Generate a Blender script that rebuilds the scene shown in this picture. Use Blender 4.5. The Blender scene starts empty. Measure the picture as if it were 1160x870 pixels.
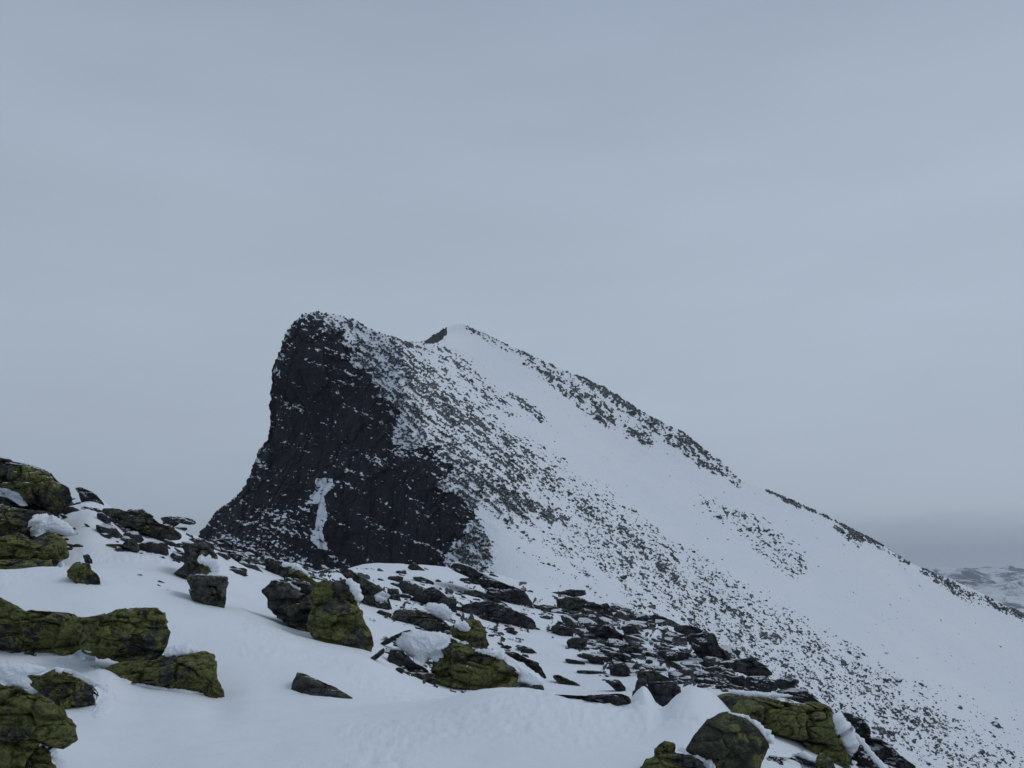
import bpy, math, random
import numpy as np
from mathutils import Vector

rng = np.random.default_rng(7)
random.seed(7)
scene = bpy.context.scene
C = scene.collection

# ------------------------------------------------------------------ camera
W, H = 1160.0, 870.0
FPX = 1046.0                      # focal length in photograph pixels
HORIZON = 650.0                   # eye level row in the photograph
PITCH = math.atan((HORIZON - H / 2) / FPX)
EYE = 1.65
cd = bpy.data.cameras.new('camera')
cam = bpy.data.objects.new('camera', cd)
C.objects.link(cam)
cam.location = (0, 0, EYE)
cam.rotation_euler = (math.pi / 2 + PITCH, 0, 0)
cd.sensor_fit = 'HORIZONTAL'
cd.sensor_width = 36.0
cd.lens = 36.0 * FPX / W
cd.clip_start = 0.1
cd.clip_end = 60000
scene.camera = cam

# ------------------------------------------------------------------ world, sun, exposure
SUN_EL, SUN_AZ = math.radians(46), math.radians(96)     # azimuth clockwise from +Y (view direction)
w = bpy.data.worlds.new('World')
scene.world = w
w.use_nodes = True
nt = w.node_tree
nt.nodes.clear()
def wn(t, **k):
    n = nt.nodes.new(t)
    for a, v in k.items():
        setattr(n, a, v)
    return n
out = wn('ShaderNodeOutputWorld')
sky = wn('ShaderNodeTexSky', sky_type='NISHITA', sun_disc=False)
sky.sun_elevation = SUN_EL
sky.sun_rotation = SUN_AZ
bg_sky = wn('ShaderNodeBackground')
bg_sky.inputs['Strength'].default_value = 0.07
nt.links.new(sky.outputs[0], bg_sky.inputs[0])
# overcast cloud deck over the blue sky: elevation bands broken by soft noise
tc = wn('ShaderNodeTexCoord')
sep = wn('ShaderNodeSeparateXYZ')
nt.links.new(tc.outputs['Generated'], sep.inputs[0])
mp = wn('ShaderNodeMapping')
mp.inputs['Scale'].default_value = (1.0, 1.0, 4.5)
nt.links.new(tc.outputs['Generated'], mp.inputs[0])
n1 = wn('ShaderNodeTexNoise')
n1.inputs['Scale'].default_value = 2.3
n1.inputs['Detail'].default_value = 6
n1.inputs['Roughness'].default_value = 0.5
nt.links.new(mp.outputs[0], n1.inputs['Vector'])
mp2 = wn('ShaderNodeMapping')
mp2.inputs['Scale'].default_value = (1.0, 1.0, 9.0)
nt.links.new(tc.outputs['Generated'], mp2.inputs[0])
n2 = wn('ShaderNodeTexNoise')
n2.inputs['Scale'].default_value = 3.0
n2.inputs['Detail'].default_value = 5
nt.links.new(mp2.outputs[0], n2.inputs['Vector'])
def mth(op, a, b=None, c=None):
    n = wn('ShaderNodeMath', operation=op)
    for i, v in enumerate((a, b, c)):
        if v is None:
            continue
        if isinstance(v, (int, float)):
            n.inputs[i].default_value = v
        else:
            nt.links.new(v, n.inputs[i])
    return n.outputs[0]
wob = mth('MULTIPLY', mth('SUBTRACT', n2.outputs[0], 0.5), 0.05)
elev = mth('ADD', sep.outputs['Z'], wob)
ramp = wn('ShaderNodeValToRGB')
nt.links.new(elev, ramp.inputs[0])
cr = ramp.color_ramp
cr.interpolation = 'B_SPLINE'
stops = [(0.0, (.41, .46, .55)), (0.010, (.36, .41, .50)), (0.026, (.300, .346, .434)), (0.045, (.345, .392, .482)), (0.064, (.430, .474, .565)),
         (0.12, (.400, .450, .540)), (0.22, (.400, .458, .548)), (0.36, (.405, .466, .558)), (0.50, (.355, .412, .508)),
         (0.60, (.315, .372, .470)), (1.0, (.30, .35, .43))]
while len(cr.elements) < len(stops):
    cr.elements.new(0.5)
for e, (p, c) in zip(cr.elements, stops):
    e.position = p
    e.color = (c[0] * .975, c[1] * 1.005, c[2] * 1.005, 1)
side = mth('MULTIPLY', mth('SUBTRACT', sep.outputs['X'], 0.0), 0.10)
gain = mth('ADD', mth('ADD', 0.88, side), mth('MULTIPLY', n1.outputs[0], 0.24))
# the dark bank lies low in the right of the view only; elsewhere the deck stays even down to the hills
az = wn('ShaderNodeMapRange', interpolation_type='SMOOTHSTEP')
nt.links.new(sep.outputs['X'], az.inputs[0])
az.inputs[1].default_value = 0.02
az.inputs[2].default_value = 0.42
band = wn('ShaderNodeMix', data_type='RGBA')
nt.links.new(az.outputs[0], band.inputs[0])
low = wn('ShaderNodeMapRange', interpolation_type='SMOOTHSTEP')
nt.links.new(elev, low.inputs[0])
low.inputs[1].default_value = 0.09
low.inputs[2].default_value = 0.16
even = wn('ShaderNodeMix', data_type='RGBA')
nt.links.new(low.outputs[0], even.inputs[0])
even.inputs[6].default_value = (.364, .434, .524, 1)
nt.links.new(ramp.outputs[0], even.inputs[7])
nt.links.new(even.outputs[2], band.inputs[6])
nt.links.new(ramp.outputs[0], band.inputs[7])
mul = wn('ShaderNodeMix', data_type='RGBA', blend_type='MULTIPLY')
mul.inputs[0].default_value = 1.0
nt.links.new(band.outputs[2], mul.inputs[6])
nt.links.new(gain, mul.inputs[7])
bg_cl = wn('ShaderNodeBackground')
bg_cl.inputs['Strength'].default_value = 1.0
nt.links.new(mul.outputs[2], bg_cl.inputs[0])
mixw = wn('ShaderNodeMixShader')
mixw.inputs[0].default_value = 0.93                     # cloud cover
nt.links.new(bg_sky.outputs[0], mixw.inputs[1])
nt.links.new(bg_cl.outputs[0], mixw.inputs[2])
nt.links.new(mixw.outputs[0], out.inputs[0])

sl = bpy.data.lights.new('sun', 'SUN')
sl.energy = 0.5
sl.angle = math.radians(25)
sl.color = (1.0, 0.97, 0.93)
sun = bpy.data.objects.new('sun', sl)
C.objects.link(sun)
sd = Vector((math.sin(SUN_AZ) * math.cos(SUN_EL), math.cos(SUN_AZ) * math.cos(SUN_EL), math.sin(SUN_EL)))
sun.rotation_euler = sd.to_track_quat('Z', 'Y').to_euler()

scene.view_settings.view_transform = 'Standard'
scene.view_settings.look = 'None'
scene.view_settings.exposure = 0.08
scene.view_settings.gamma = 1.0
scene.render.engine = 'CYCLES'
scene.cycles.use_denoising = True
scene.cycles.max_bounces = 5
scene.cycles.diffuse_bounces = 3
scene.cycles.volume_bounces = 0
scene.render.filter_size = 1.9

# ------------------------------------------------------------------ numeric helpers
def sstep(a, b, x):
    t = np.clip((x - a) / (b - a), 0, 1)
    return t * t * (3 - 2 * t)

def _hash(ix, iy, iz, seed):
    h = (ix.astype(np.int64) * 374761393 + iy.astype(np.int64) * 668265263 + iz.astype(np.int64) * 2147483647 + seed * 1274126177) & 0xFFFFFFFF
    h = ((h ^ (h >> 13)) * 1274126177) & 0xFFFFFFFF
    h = ((h ^ (h >> 16)) * 2246822519) & 0xFFFFFFFF
    return (h ^ (h >> 15)) & 0xFFFFFFFF

_G = np.array([(1,1,0),(-1,1,0),(1,-1,0),(-1,-1,0),(1,0,1),(-1,0,1),(1,0,-1),(-1,0,-1),(0,1,1),(0,-1,1),(0,1,-1),(0,-1,-1)], float)

def noise(p, seed=0):
    i = np.floor(p).astype(np.int64)
    f = p - i
    u = f * f * f * (f * (f * 6 - 15) + 10)
    r = []
    for dx in (0, 1):
        for dy in (0, 1):
            for dz in (0, 1):
                g = _G[_hash(i[:, 0] + dx, i[:, 1] + dy, i[:, 2] + dz, seed) % 12]
                r.append(g[:, 0] * (f[:, 0] - dx) + g[:, 1] * (f[:, 1] - dy) + g[:, 2] * (f[:, 2] - dz))
    l = lambda a, b, t: a + (b - a) * t
    x00, x01 = l(r[0], r[4], u[:, 0]), l(r[1], r[5], u[:, 0])
    x10, x11 = l(r[2], r[6], u[:, 0]), l(r[3], r[7], u[:, 0])
    return l(l(x00, x10, u[:, 1]), l(x01, x11, u[:, 1]), u[:, 2])

def fbm(p, octv=4, seed=0, gain=0.5, ridged=False):
    s, a, t = 0.0, 1.0, 0.0
    q = np.array(p, float)
    for k in range(octv):
        v = noise(q, seed + k * 17)
        if ridged:
            v = 0.5 - 2 * np.abs(v)
        s = s + a * v
        t += a
        a *= gain
        q = q * 2.03 + 11.3
    return s / t

def cells(p, seed=0):
    """nearest cell: F1, F2, random vector of the cell, offset from its centre"""
    i = np.floor(p).astype(np.int64)
    n = len(p)
    f1 = np.full(n, 9.0); f2 = np.full(n, 9.0)
    rv = np.zeros((n, 3)); off = np.zeros((n, 3))
    for dx in (-1, 0, 1):
        for dy in (-1, 0, 1):
            for dz in (-1, 0, 1):
                c = i + np.array([dx, dy, dz])
                r = np.stack([_hash(c[:, 0], c[:, 1], c[:, 2], seed + s) / 4294967296.0 for s in (1, 2, 3)], 1)
                d = p - (c + 0.15 + 0.7 * r)
                dd = np.sqrt((d * d).sum(1))
                m = dd < f1
                f2 = np.where(m, f1, np.minimum(f2, dd))
                f1 = np.where(m, dd, f1)
                rv[m] = r[m]
                off[m] = d[m]
    return f1, f2, rv * 2 - 1, off

class TPS:
    def __init__(s, pts, vals, reg=1e-3):
        s.p = np.array(pts, float)
        v = np.array(vals, float)
        n = len(v)
        A = np.zeros((n + 3, n + 3))
        d = np.sqrt(((s.p[:, None] - s.p[None]) ** 2).sum(2))
        A[:n, :n] = s.k(d) + reg * np.eye(n)
        A[:n, n] = 1; A[:n, n + 1:] = s.p
        A[n, :n] = 1; A[n + 1:, :n] = s.p.T
        s.w = np.linalg.solve(A, np.concatenate([v, np.zeros(3)]))
    def k(s, d):
        return d * d * np.log(d + 1e-9)
    def __call__(s, q):
        q = np.asarray(q, float)
        o = np.empty(len(q))
        n = len(s.p)
        for a in range(0, len(q), 20000):
            b = q[a:a + 20000]
            d = np.sqrt(((b[:, None] - s.p[None]) ** 2).sum(2))
            o[a:a + 20000] = s.k(d) @ s.w[:n] + s.w[n] + b @ s.w[n + 1:]
        return o

CP, SP = math.cos(PITCH), math.sin(PITCH)
def px_ae(px, py):
    """pixel -> (x/y, z/y) slopes of its ray"""
    u = (np.asarray(px, float) - W / 2) / FPX
    v = (H / 2 - np.asarray(py, float)) / FPX
    y = CP - v * SP
    return u / y, (SP + v * CP) / y
def at(px, py, D):
    a, e = px_ae(px, py)
    D = np.asarray(D, float)
    return np.stack(np.broadcast_arrays(a * D, D, EYE + e * D), -1)
def to_px(P):
    x, y, z = P[..., 0], P[..., 1], P[..., 2] - EYE
    f = y * CP + z * SP
    return W / 2 + FPX * x / f, H / 2 - FPX * (z * CP - y * SP) / f

def poly_sd(px, py, poly):
    """signed distance to a polygon (positive inside)"""
    P = np.array(poly, float)
    Q = np.roll(P, -1, 0)
    d = np.full(px.shape, 1e18)
    ins = np.zeros(px.shape, bool)
    for (ax, ay), (bx, by) in zip(P, Q):
        ex, ey = bx - ax, by - ay
        t = np.clip(((px - ax) * ex + (py - ay) * ey) / (ex * ex + ey * ey + 1e-12), 0, 1)
        d = np.minimum(d, (px - ax - t * ex) ** 2 + (py - ay - t * ey) ** 2)
        if ay != by:
            c = ((ay > py) != (by > py)) & (px < (bx - ax) * (py - ay) / (by - ay) + ax)
            ins ^= c
    d = np.sqrt(d)
    return np.where(ins, d, -d)

# ------------------------------------------------------------------ object helpers
def mesh_np(name, V, F, mat=None, smooth=True, attrs=None, parent=None, loc=None):
    V = np.asarray(V, float)
    loc = np.zeros(3) if loc is None else np.asarray(loc, float)
    me = bpy.data.meshes.new(name)
    F = np.asarray(F)
    me.vertices.add(len(V))
    me.vertices.foreach_set('co', (V - loc).astype(np.float32).ravel())
    k = F.shape[1]
    me.loops.add(F.size)
    me.loops.foreach_set('vertex_index', F.astype(np.int32).ravel())
    me.polygons.add(len(F))
    me.polygons.foreach_set('loop_start', np.arange(0, F.size, k, dtype=np.int32))
    me.update(calc_edges=True)
    me.validate()
    if smooth:
        me.polygons.foreach_set('use_smooth', np.ones(len(me.polygons), bool))
    for an, av in (attrs or {}).items():
        a = me.attributes.new(an, 'FLOAT', 'POINT')
        a.data.foreach_set('value', np.asarray(av, np.float32))
    if mat:
        me.materials.append(mat)
    o = bpy.data.objects.new(name, me)
    C.objects.link(o)
    o.location = loc
    if parent is not None:
        o.parent = parent
        o.location = Vector(loc) - parent.location
    return o

def tag(o, label, cat, group=None, kind=None):
    o['label'] = label
    o['category'] = cat
    if group: o['group'] = group
    if kind: o['kind'] = kind
    return o

def grid_faces(nr, nc, wrap=False):
    r = np.arange(nr - 1)[:, None]
    c = np.arange(nc if wrap else nc - 1)[None]
    c2 = (c + 1) % nc
    return np.stack([(r * nc + c), (r * nc + c2), ((r + 1) * nc + c2), ((r + 1) * nc + c)], -1).reshape(-1, 4)

# ------------------------------------------------------------------ materials
class MB:
    def __init__(s, name):
        s.m = bpy.data.materials.new(name)
        s.m.use_nodes = True
        s.t = s.m.node_tree
        s.b = s.t.nodes['Principled BSDF']
        s.tc = s.n('ShaderNodeTexCoord')
        s.geo = s.n('ShaderNodeNewGeometry')
    def n(s, t, **k):
        x = s.t.nodes.new(t)
        for a, v in k.items():
            setattr(x, a, v)
        return x
    def set(s, sock, v):
        if hasattr(v, 'is_output'):
            s.t.links.new(v, sock)
        elif isinstance(v, tuple):
            sock.default_value = (*v, 1) if len(v) == 3 and sock.type == 'RGBA' else v
        else:
            sock.default_value = v
    def math(s, op, a, b=None, clamp=False):
        x = s.n('ShaderNodeMath', operation=op, use_clamp=clamp)
        s.set(x.inputs[0], a)
        if b is not None: s.set(x.inputs[1], b)
        return x.outputs[0]
    def noise(s, scale, detail=5, rough=0.55, vec=None, stretch=None, dist=0.0):
        x = s.n('ShaderNodeTexNoise')
        x.inputs['Scale'].default_value = scale
        x.inputs['Detail'].default_value = detail
        x.inputs['Roughness'].default_value = rough
        x.inputs['Distortion'].default_value = dist
        v = vec or s.geo.outputs['Position']
        if stretch:
            m = s.n('ShaderNodeMapping')
            m.inputs['Scale'].default_value = stretch
            s.t.links.new(v, m.inputs[0]); v = m.outputs[0]
        s.t.links.new(v, x.inputs['Vector'])
        return x.outputs[0]
    def step(s, v, a, b):
        x = s.n('ShaderNodeMapRange', interpolation_type='SMOOTHSTEP')
        s.set(x.inputs[0], v); x.inputs[1].default_value = a; x.inputs[2].default_value = b
        return x.outputs[0]
    def mix(s, f, a, b):
        x = s.n('ShaderNodeMix', data_type='RGBA')
        s.set(x.inputs[0], f); s.set(x.inputs[6], a); s.set(x.inputs[7], b)
        return x.outputs[2]
    def bump(s, h, strength, dist):
        x = s.n('ShaderNodeBump')
        x.inputs['Strength'].default_value = strength
        x.inputs['Distance'].default_value = dist
        s.t.links.new(h, x.inputs['Height'])
        s.t.links.new(x.outputs[0], s.b.inputs['Normal'])

SNOW = (.80, .835, .875)

def mat_snow(name, s1=3.0, dist=0.02):
    m = MB(name)
    g = m.noise(s1 * 30, 3)
    big = m.noise(s1, 6, 0.6)
    m.set(m.b.inputs['Base Color'], m.mix(m.step(big, .3, .7), (.775, .815, .86), SNOW))
    m.b.inputs['Roughness'].default_value = 0.75
    m.b.inputs['Specular IOR Level'].default_value = 0.25
    m.bump(m.math('ADD', big, m.math('MULTIPLY', g, 0.12)), 0.5, dist)
    return m.m

def mat_rock(name, lichen, snow, scale=1.0, dark=(.050, .052, .047), mid=(.135, .137, .120), green=(.232, .246, .084)):
    """weathered rock; lichen 0..1 cover, snow = how far from flat it still lies (normal z)"""
    m = MB(name)
    pos = m.geo.outputs['Position']
    inf = m.n('ShaderNodeObjectInfo')
    vadd = m.n('ShaderNodeVectorMath', operation='ADD')
    cmb = m.n('ShaderNodeCombineXYZ')
    rnd = m.math('MULTIPLY', inf.outputs['Random'], 37.0)
    for k in range(3): m.t.links.new(rnd, cmb.inputs[k])
    m.t.links.new(pos, vadd.inputs[0]); m.t.links.new(cmb.outputs[0], vadd.inputs[1])
    v = vadd.outputs[0]
    a = m.noise(1.6 * scale, 8, 0.62, v)
    b = m.noise(7 * scale, 7, 0.65, v)
    c = m.noise(28 * scale, 5, 0.7, v)
    base = m.mix(m.step(b, .36, .66), dark, mid)
    base = m.mix(m.math('MULTIPLY', m.step(c, .55, .75), .4), base, (.17, .17, .16))
    if lichen > 0:
        cover = m.math('ADD', m.math('MULTIPLY', a, 1.0), m.math('MULTIPLY', b, .55))
        lo = 1.02 - 0.32 * lichen
        lm = m.step(cover, lo, lo + .06)
        hue = m.mix(m.step(c, .38, .62), tuple(x * .62 for x in green), green)
        hot = m.noise(2.4 * scale, 4, .6, v)
        hue = m.mix(m.math('MULTIPLY', m.step(hot, .56, .72), .75), hue, (.35, .355, .082))
        base = m.mix(m.math('MULTIPLY', lm, m.math('ADD', .60, m.math('MULTIPLY', m.step(c, .32, .56), .40))), base, hue)
        crust = m.noise(4.6 * scale, 5, .7, v, None, .6)
        base = m.mix(m.math('MULTIPLY', m.step(crust, .60, .64), .55), base, (.20, .215, .175))
        base = m.mix(m.math('MULTIPLY', m.step(m.noise(6.3 * scale, 4, .7, v, (1, 1, 2.2), .4), .60, .65), .75), base, (.030, .031, .027))
    sx = m.n('ShaderNodeSeparateXYZ')
    m.t.links.new(m.geo.outputs['Normal'], sx.inputs[0])
    up = m.math('ADD', sx.outputs['Z'], m.math('MULTIPLY', m.math('SUBTRACT', b, .5), .9))
    up = m.math('ADD', up, m.math('MULTIPLY', m.math('SUBTRACT', a, .5), .8))
    sm = m.step(up, snow, snow + .07)
    m.set(m.b.inputs['Base Color'], m.mix(sm, base, SNOW))
    m.b.inputs['Roughness'].default_value = 0.9
    m.b.inputs['Specular IOR Level'].default_value = 0.2
    h = m.math('ADD', m.math('MULTIPLY', b, 1.0), m.math('MULTIPLY', c, .5))
    m.bump(h, 0.9, 0.10 / scale)
    return m.m

M_SNOW = mat_snow('snow', 0.9, 0.05)
M_DRIFT = mat_snow('rime_snow', 2.0, 0.035)
M_LICH = mat_rock('lichen_rock', 1.0, 1.08, 1.1)
M_OLIVE = mat_rock('olive_rock', .72, 1.10, 1.0, dark=(.046, .050, .040), mid=(.125, .132, .088))
M_LICHS = mat_rock('lichen_rock_dusted', 0.8, 0.86, 0.9)
M_MID = mat_rock('lichen_rock_mixed', 0.5, 0.98, 0.9)
M_DARK = mat_rock('slate_rock', 0.16, 0.92, 0.7, dark=(.040, .043, .047), mid=(.105, .109, .110))
M_DARKS = mat_rock('slate_rock_dusted', 0.12, 0.62, 0.7, dark=(.040, .043, .047), mid=(.105, .109, .110))
M_STONE = mat_rock('scree_rock', 0.0, 0.86, 0.25, dark=(.024, .028, .033), mid=(.056, .063, .068))

# ------------------------------------------------------------------ the shoulder we stand on (snow terrain)
ctl = []
def row(D, pairs):
    for px, py in pairs:
        ctl.append((px, py, D))
row(2.2, [(-300, 1430), (200, 1430), (600, 1430), (1000, 1440), (1500, 1480)])
row(4.0, [(-300, 1040), (200, 1070), (600, 1075), (1000, 1090), (1500, 1250)])
row(6.5, [(-300, 870), (0, 885), (300, 905), (600, 905), (800, 900), (1000, 950), (1200, 1060), (1500, 1300)])
row(8.2, [(-300, 810), (0, 838), (120, 850), (300, 848), (500, 838), (680, 842), (850, 868), (1000, 915), (1200, 1060), (1500, 1350)])
row(10., [(-300, 740), (0, 785), (120, 790), (200, 795), (300, 798), (400, 803), (480, 800), (560, 781), (640, 788), (720, 801), (800, 815), (900, 845), (1000, 893), (1200, 1060)])
row(12., [(-300, 680), (0, 735), (120, 748), (220, 764), (300, 768), (400, 780), (470, 797), (560, 790), (640, 795), (720, 803), (800, 800), (900, 815), (1000, 872), (1200, 1050)])
row(14.5, [(-300, 600), (0, 652), (100, 656), (180, 676), (250, 695), (300, 712), (400, 745), (470, 775), (560, 793), (640, 797), (720, 797), (800, 788), (900, 797), (1000, 868), (1100, 960)])
row(17., [(-300, 570), (0, 645), (100, 648), (180, 660), (250, 680), (300, 695), (400, 725), (500, 768), (600, 788), (700, 788), (800, 776), (880, 785), (1000, 885)])
row(21., [(-300, 530), (0, 605), (100, 600), (160, 620), (200, 635), (250, 652), (300, 672), (400, 705), (500, 738), (600, 765), (700, 772), (800, 762), (880, 778), (1000, 930)])
row(27., [(-300, 520), (0, 560), (80, 572), (150, 594), (210, 606), (250, 622), (300, 648), (400, 680), (500, 708), (600, 732), (700, 748), (800, 746), (870, 768), (1000, 980)])
row(36., [(-300, 560), (0, 600), (100, 618), (220, 632), (260, 634), (320, 644), (400, 658), (500, 683), (600, 708), (700, 726), (800, 734), (860, 762), (1000, 1040)])
row(50., [(-300, 680), (0, 700), (200, 700), (300, 665), (360, 648), (430, 648), (500, 660), (600, 684), (700, 703), (790, 721), (860, 790), (1000, 1080)])
row(70., [(-300, 800), (0, 800), (200, 780), (330, 690), (400, 642), (460, 641), (520, 645), (580, 655), (640, 673), (700, 695), (790, 745), (860, 840), (1000, 1100)])
row(100., [(-300, 950), (0, 930), (200, 880), (330, 760), (420, 690), (520, 675), (600, 710), (700, 780), (860, 920), (1000, 1150)])
ctl = np.array(ctl, float)
a_, e_ = px_ae(ctl[:, 0], ctl[:, 1])
TS = TPS(np.stack([a_ * 2.0, np.log(ctl[:, 2])], 1), e_ * FPX, reg=2e-3)

NC, NR = 1300, 560
ga = np.linspace(-0.9, 0.9, NC)
gD = np.exp(np.linspace(math.log(1.6), math.log(110), NR))
AA, DD = np.meshgrid(ga, gD)
E = TS(np.stack([AA.ravel() * 2.0, np.log(DD.ravel())], 1)) / FPX
V = np.stack([AA.ravel() * DD.ravel(), DD.ravel(), EYE + E * DD.ravel()], 1)
# pillows and saddles of drifted snow: photo column, distance, half-width in columns, half-depth in metres, rise in rows
for gx, gD_, wx_, wd_, up in [(797, 10.2, 24, .9, 27), (770, 9.4, 20, .8, 8), (730, 10.6, 9, .7, 19), (746, 10.4, 8, .6, -14), (90, 26, 18, 4, 16), (178, 24, 30, 3, 8), (118, 10.4, 16, .6, 14), (575, 17.5, 26, 1.5, 14),
                              (45, 10.6, 40, .5, 10), (250, 10.2, 16, .7, -7), (420, 15.0, 30, 1.6, 10), (60, 21, 40, 2, 14), (190, 19, 40, 2.0, 10)]:
    g_ = np.exp(-.5 * ((AA.ravel() - px_ae(gx, 760.)[0]) * FPX / wx_) ** 2 - .5 * ((DD.ravel() - gD_) / wd_) ** 2)
    V[:, 2] += g_ * up / FPX * DD.ravel()
# wind-packed relief:  long swells, ripples and crusty patches
sw = V * np.array([.35, .35, .35])
V[:, 2] += 0.10 * fbm(sw, 3, 5) * np.clip(V[:, 1] / 8, .4, 2)
V[:, 2] += 0.042 * fbm(V * np.array([1.1, 2.6, 1.0]), 4, 9)
crust = sstep(.05, .25, fbm(V * .5, 3, 21))
V[:, 2] += crust * 0.042 * fbm(V * np.array([5., 9., 5.]), 3, 13, ridged=True)
# bedrock and rubble breaking through the snow
gx_, gy_ = to_px(V)
gd = np.zeros(len(V))
for poly_, d_, w_, d0, d1 in [
    ([(600,672),(690,690),(790,714),(862,752),(905,790),(840,800),(790,776),(740,772),(690,770),(655,735),(640,705)], .56, 12, 15, 70),
    ([(560,655),(640,672),(700,700),(660,745),(600,700)], .26, 14, 20, 80),
    ([(420,665),(520,660),(600,700),(600,760),(520,760),(440,700)], .42, 14, 15.5, 60),
    ([(290,625),(340,640),(420,650),(430,700),(330,660)], .40, 10, 15, 70),
    ([(100,585),(220,596),(330,640),(300,655),(200,640),(120,620)], .40, 10, 15, 45),
    ([(-200,500),(85,540),(100,600),(60,640),(-200,650)], .42, 10, 15.5, 45),
    ([(480,690),(560,700),(600,765),(540,785),(460,770),(430,735)], .40, 10, 14.5, 24),
    ([(790,765),(900,770),(1000,850),(1060,880),(1060,960),(980,940),(900,800)], .60, 8, 11, 30)]:
    inb = (gx_ > -250) & (gx_ < 1250) & (gy_ < 1000) & (V[:, 1] > d0) & (V[:, 1] < d1)
    gd[inb] = np.maximum(gd[inb], d_ * sstep(-w_, w_, poly_sd(gx_[inb], gy_[inb], poly_)))
on = gd > .01
rk_ = np.full(len(V), -.3)
qx, qy, qD = gx_[on], gy_[on], V[on, 1]
gq = np.stack([(qx * .95 + qy * .3) / 8, V[on, 1] / (.020 * V[on, 1] + .12), 0 * qx], 1)
gn = fbm(gq, 5, 201, .62) + .5 * fbm(np.stack([qx / 45, V[on, 1] / 5, 0 * qx], 1), 2, 205)
un = np.argsort(np.argsort(gn)) / len(gn)
rk_[on] = np.where(qx < 345, -.3, gd[on] * .5 - un)
f1, f2, rv, off = cells(gq * np.array([1.3, 1.1, 1]) + .25 * fbm(gq * 2, 2, 3)[:, None], 17)
hp = sstep(-.03, .16, rk_[on]) * (1.8 + 1.2 * rv[:, 0] + 1.8 * (rv * off).sum(1) - .9 * np.exp(-((f2 - f1) / .10) ** 2) + .9 * fbm(gq * 4, 3, 6))
V[on, 2] += np.clip(hp, -.5, 4) * V[on, 1] / FPX
Zg = V[:, 2].reshape(NR, NC)
mg = MB('shoulder_snow_and_rock')
ar = mg.n('ShaderNodeAttribute', attribute_name='rock')
fn = mg.noise(5, 5, .65)
rm = mg.step(mg.math('ADD', ar.outputs['Fac'], mg.math('MULTIPLY', mg.math('SUBTRACT', fn, .5), .22)), -.01, .03)
big = mg.noise(.9, 6, .6)
gcol = mg.mix(mg.step(big, .3, .7), (.775, .815, .86), SNOW)
rc_ = mg.mix(mg.step(mg.noise(3, 6, .65), .36, .64), (.026, .029, .032), (.062, .066, .066))
rc_ = mg.mix(mg.math('MULTIPLY', mg.step(mg.noise(1.1, 5, .6), .54, .66), .35), rc_, (.10, .11, .045))
mg.set(mg.b.inputs['Base Color'], mg.mix(rm, gcol, rc_))
mg.b.inputs['Roughness'].default_value = .8
mg.b.inputs['Specular IOR Level'].default_value = .2
mg.bump(mg.math('ADD', big, mg.math('MULTIPLY', mg.noise(24, 4), .16)), .55, .06)
ground = mesh_np('snow_ground', V, grid_faces(NR, NC), mg.m, attrs={'rock': rk_})
tag(ground, 'smooth wind packed snow over the near shoulder of the mountain', 'snow', kind='structure')

def ground_z(x, y):
    a = np.clip((x / y - ga[0]) / (ga[1] - ga[0]), 0, NC - 1.001)
    r = np.clip((np.log(y) - math.log(1.6)) / (math.log(110) - math.log(1.6)) * (NR - 1), 0, NR - 1.001)
    i, j = int(r), int(a)
    fr, fa = r - i, a - j
    return (Zg[i, j] * (1 - fr) * (1 - fa) + Zg[i + 1, j] * fr * (1 - fa) + Zg[i, j + 1] * (1 - fr) * fa + Zg[i + 1, j + 1] * fr * fa)

def ray_hit(px, py):
    """distance at which the ray through a photo pixel meets the snow"""
    a, e = px_ae(px, py)
    j = int(np.clip((a - ga[0]) / (ga[1] - ga[0]), 0, NC - 1))
    el = (Zg[:, j] - EYE) / gD
    k = np.nonzero((el >= e) & (gD > 5))[0]
    return float(gD[k[0]]) if len(k) else None

# ------------------------------------------------------------------ the mountain
SIL = np.array([(222,614),(230,600),(238,590),(243,581),(252,575),(262,568),(272,558),(280,545),(286,531),(291,513),(298,505),(304.5,498),(306,478),
 (306.8,444),(308,425),(311,409),(315,402),(319,393),(322,380),(328,371),(336,362),(345,355.5),(358,353.5),(372,355),(388,359),(400,363),(410,367.5),(420,373),
 (432,378.5),(448,383),(463,388),(475,388),(484,386.5),(490,382),(497,377),(504,373.5),(511,369),(520,366.5),(531,370),(545,376),(560,384),(580,393),(600,402),
 (620,411),(650,424),(680,436),(700,448),(720,462),(740,474),(760,484),(775,490),(790,503),(800,512),(815,521),(828,532),(838,545),(850,549),(870,556),
 (890,564),(910,573),(930,581),(950,592),(970,602),(990,612),(1010,625),(1030,637),(1050,646),(1070,654),(1090,662),(1110,671),(1130,682),(1150,691),
 (1175,702),(1250,742),(1330,790),(1450,870)], float)
dctl = [ # photo x, photo y, distance
 (345,356,345),(306,480,352),(235,598,350),(330,420,330),(300,560,328),(400,640,296),(250,640,316),(400,540,306),(400,440,322),(470,560,280),(520,600,262),
 (500,650,262),(440,480,302),(395,372,340),(430,400,325),(470,430,312),(540,600,262),(560,520,300),(600,530,315),(600,640,245),(560,680,228),(480,388,352),
 (500,440,345),(520,367,470),(500,385,440),(560,430,425),(600,402,475),(600,470,400),(680,436,480),(760,484,470),(838,545,455),(700,520,420),(800,600,385),
 (680,580,340),(720,620,320),(760,660,300),(830,700,285),(900,640,385),(950,592,450),(1050,646,455),(1160,696,460),(1000,700,370),(1000,780,300),(900,760,265),
 (800,720,262),(700,690,235),(800,800,205),(900,850,205),(1000,860,242),(1140,860,300),(1140,770,380),(1300,800,440),(1300,900,340),(860,930,160),(1100,960,210),
 (680,770,195),(1400,1000,320),(300,700,300),(230,700,330)]
dctl = np.array(dctl, float)
TD = TPS(dctl[:, :2] / 100.0, dctl[:, 2], reg=2e-3)

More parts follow.
